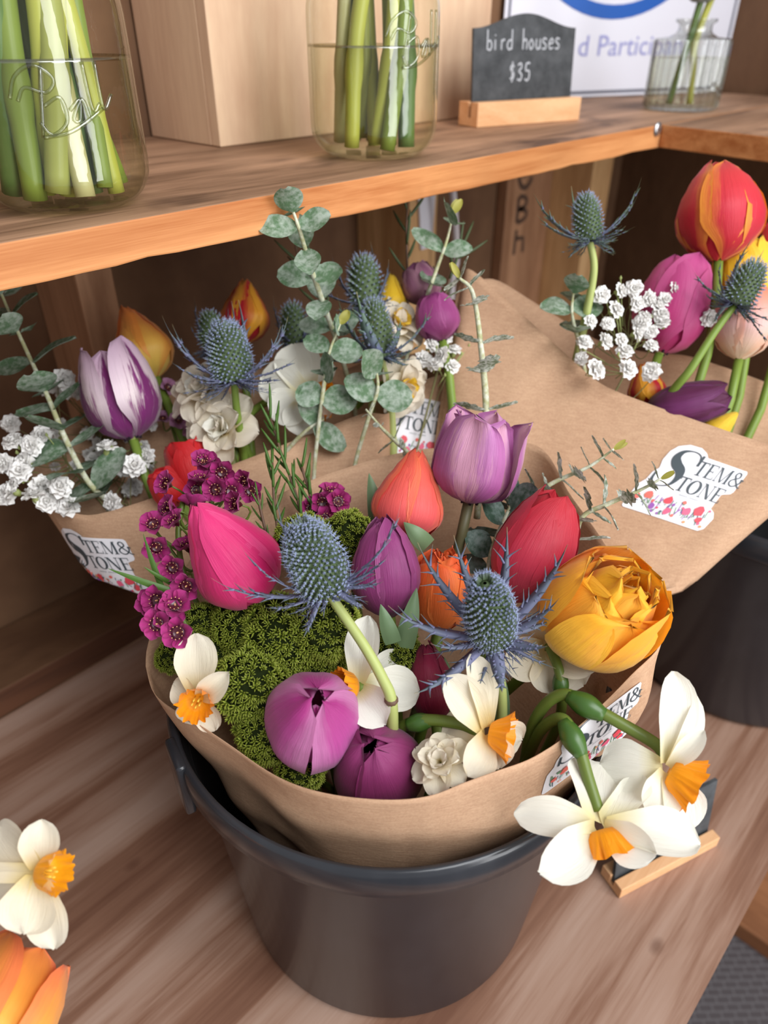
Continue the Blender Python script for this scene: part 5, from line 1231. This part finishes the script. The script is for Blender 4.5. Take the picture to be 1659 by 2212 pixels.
# ------------------------------------------------------------------ bouquet at the right
RG = V((.31, .245, .15))
tulip('large red and orange tulip standing highest at the right', (1552,566,.585), (1552,352,.58), 178, M['fire'], 'closed', .8, 51, goal=RG, leanlist=[0,0,0,.05,.22,0], lenk=1.0, tipk=.5)
tulip('rose pink tulip behind the white gypsophila on the right', (1424,764,.60), (1484,562,.595), 150, M['rose'], 'cup', .1, 52, goal=RG, tipk=.55)
tulip('yellow tulip behind the right sea holly, under the large red and orange tulip', (1612,668,.615), (1602,522,.61), 134, M['lemon'], 'cup', .4, 53, goal=RG, tipk=.4)
tulip('peach and pale pink tulip at the right frame edge below the right sea holly', (1596,778,.585), (1622,606,.58), 134, M['peach'], 'closed', .2, 54, goal=RG)
tulip('dark aubergine tulip lying along the rim of the right wrap', (1392,896,.585), (1572,856,.565), 96, M['aubergine'], 'cup', .6, 55, goal=RG, tipk=.5, ruff=.05)
tulip('yellow tulip tip poking out under the dark aubergine tulip', (1510,958,.58), (1592,892,.575), 60, M['lemon'], 'bud', .3, 56, goal=RG)
tulip('red and orange tulip low behind the rim of the right wrap under the gypsophila', (1402,880,.60), (1388,786,.60), 82, M['flame'], 'bud', .9, 57, goal=RG)
tulip('red tulip cut off by the right frame edge beside the yellow tulip', (1676,580,.62), (1662,478,.62), 70, M['scarlet'], 'bud', .3, 58, goal=RG)
eryngium('lone tall sea holly against the right studs', (1274,522,.56), (1264,424,.555), 72, [(1152,416,.545,1.2), (1386,382,.545,1.3), (1234,402,.575,1.1), (1160,464,.545), (1378,420,.55), (1352,488,.54), (1240,500,.53,1.2), (1225,560,.56), (1330,545,.56)], [(1283,570,.562), (1278,620,.57), (1262,700,.585), (1240,800,.60)], 8, 260, 'bract_green', stem='stem_pale', small=10, bw=1.2)
eryngium('sea holly leaning right over the peach tulip at the right frame edge', (1586,660,.55), (1634,572,.545), 84, [(1630,508,.54,1.2), (1558,556,.55), (1500,588,.55), (1662,742,.54), (1528,640,.55), (1668,690,.54), (1650,540,.55), (1540,700,.55)], [(1545,715,.552), (1490,800,.556), (1450,850,.57), (1400,940,.60)], 9, 250, 'bract_green', stem='stem', small=10, bw=1.4)
gr = [(1298,638), (1338,629), (1369,623), (1327,670), (1374,656), (1399,645), (1435,649), (1453,627), (1477,656), (1392,688), (1428,681), (1406,717), (1374,721), (1340,735), (1273,696), (1305,739), (1262,743), (1406,750), (1354,799), (1408,804), (1529,687), (1284,800), (1257,775), (1313,700), (1349,761), (1420,665), (1385,700), (1432,700)]
gr = [(a, b, .575 - (.01 if b > 790 else 0), 1.15 if b > 790 else rs.uniform(.75, 1.05)) for a, b in gr]
spray('gypsophila_sprig', 'white gypsophila cloud in front of the rose pink tulip', 'flower', gr, GYP, .0076, [(1370,720,.59), (1345,800,.59), (1310,880,.595), RG], M['gyp_stem'], 9, 1.0, .0005, extra_buds=12)
eucalyptus('eucalyptus sprig at the left of the right gypsophila cloud', [(1240,622,.58), (1236,680,.58), (1256,760,.585)], 3, 'euc', (.0130, .0110), 51, 0, goal=RG, face=.6, taper=.95, tipbud=False)

# ------------------------------------------------------------------ flowers entering at the lower left, rooted out of frame
g0 = W(-330, 2520, .458)
daffodil('white daffodil with golden trumpet at the lower left frame edge', (84,1884,.338), (RT*.90 + UP*.12 + nFW*.30),
         [((90,1770,.340), .0090, .4, .10, nFW + RT*.3), ((-14,1796,.348), .0150, .3, .12, nFW), ((52,2018,.332), .0135, .3, .10, nFW), ((118,2050,.338), .0095, .3, .06, nFW + RT*.2), ((124,1925,.346), .0055, .4, .10, nFW), ((-30,1920,.345), .0140, .3, .1, nFW)],
         (.0072, .0092, .0105), [M['ivory'], M['trumpet_gold']], 61, stem_pts=[(70,1886,.342), (20,1900,.35), (-60,1960,.36), (-200,2200,.40), g0])
tulip('orange tulip cut off at the lower left frame corner', (-84,2330,.325), (66,2058,.368), 240, [pm('tangerine', (252,206,90), (250,176,66), (244,136,66), stri=.12, edge=(238,110,80), edge_amt=.6)], 'cup', .2, 62, goal=g0, tipk=.5, lenk=1.0, leanlist=[0,0,0,.1,.25,.1], amax=.9)
for _o in bpy.data.objects:
    if '_o' in _o: del _o['_o']
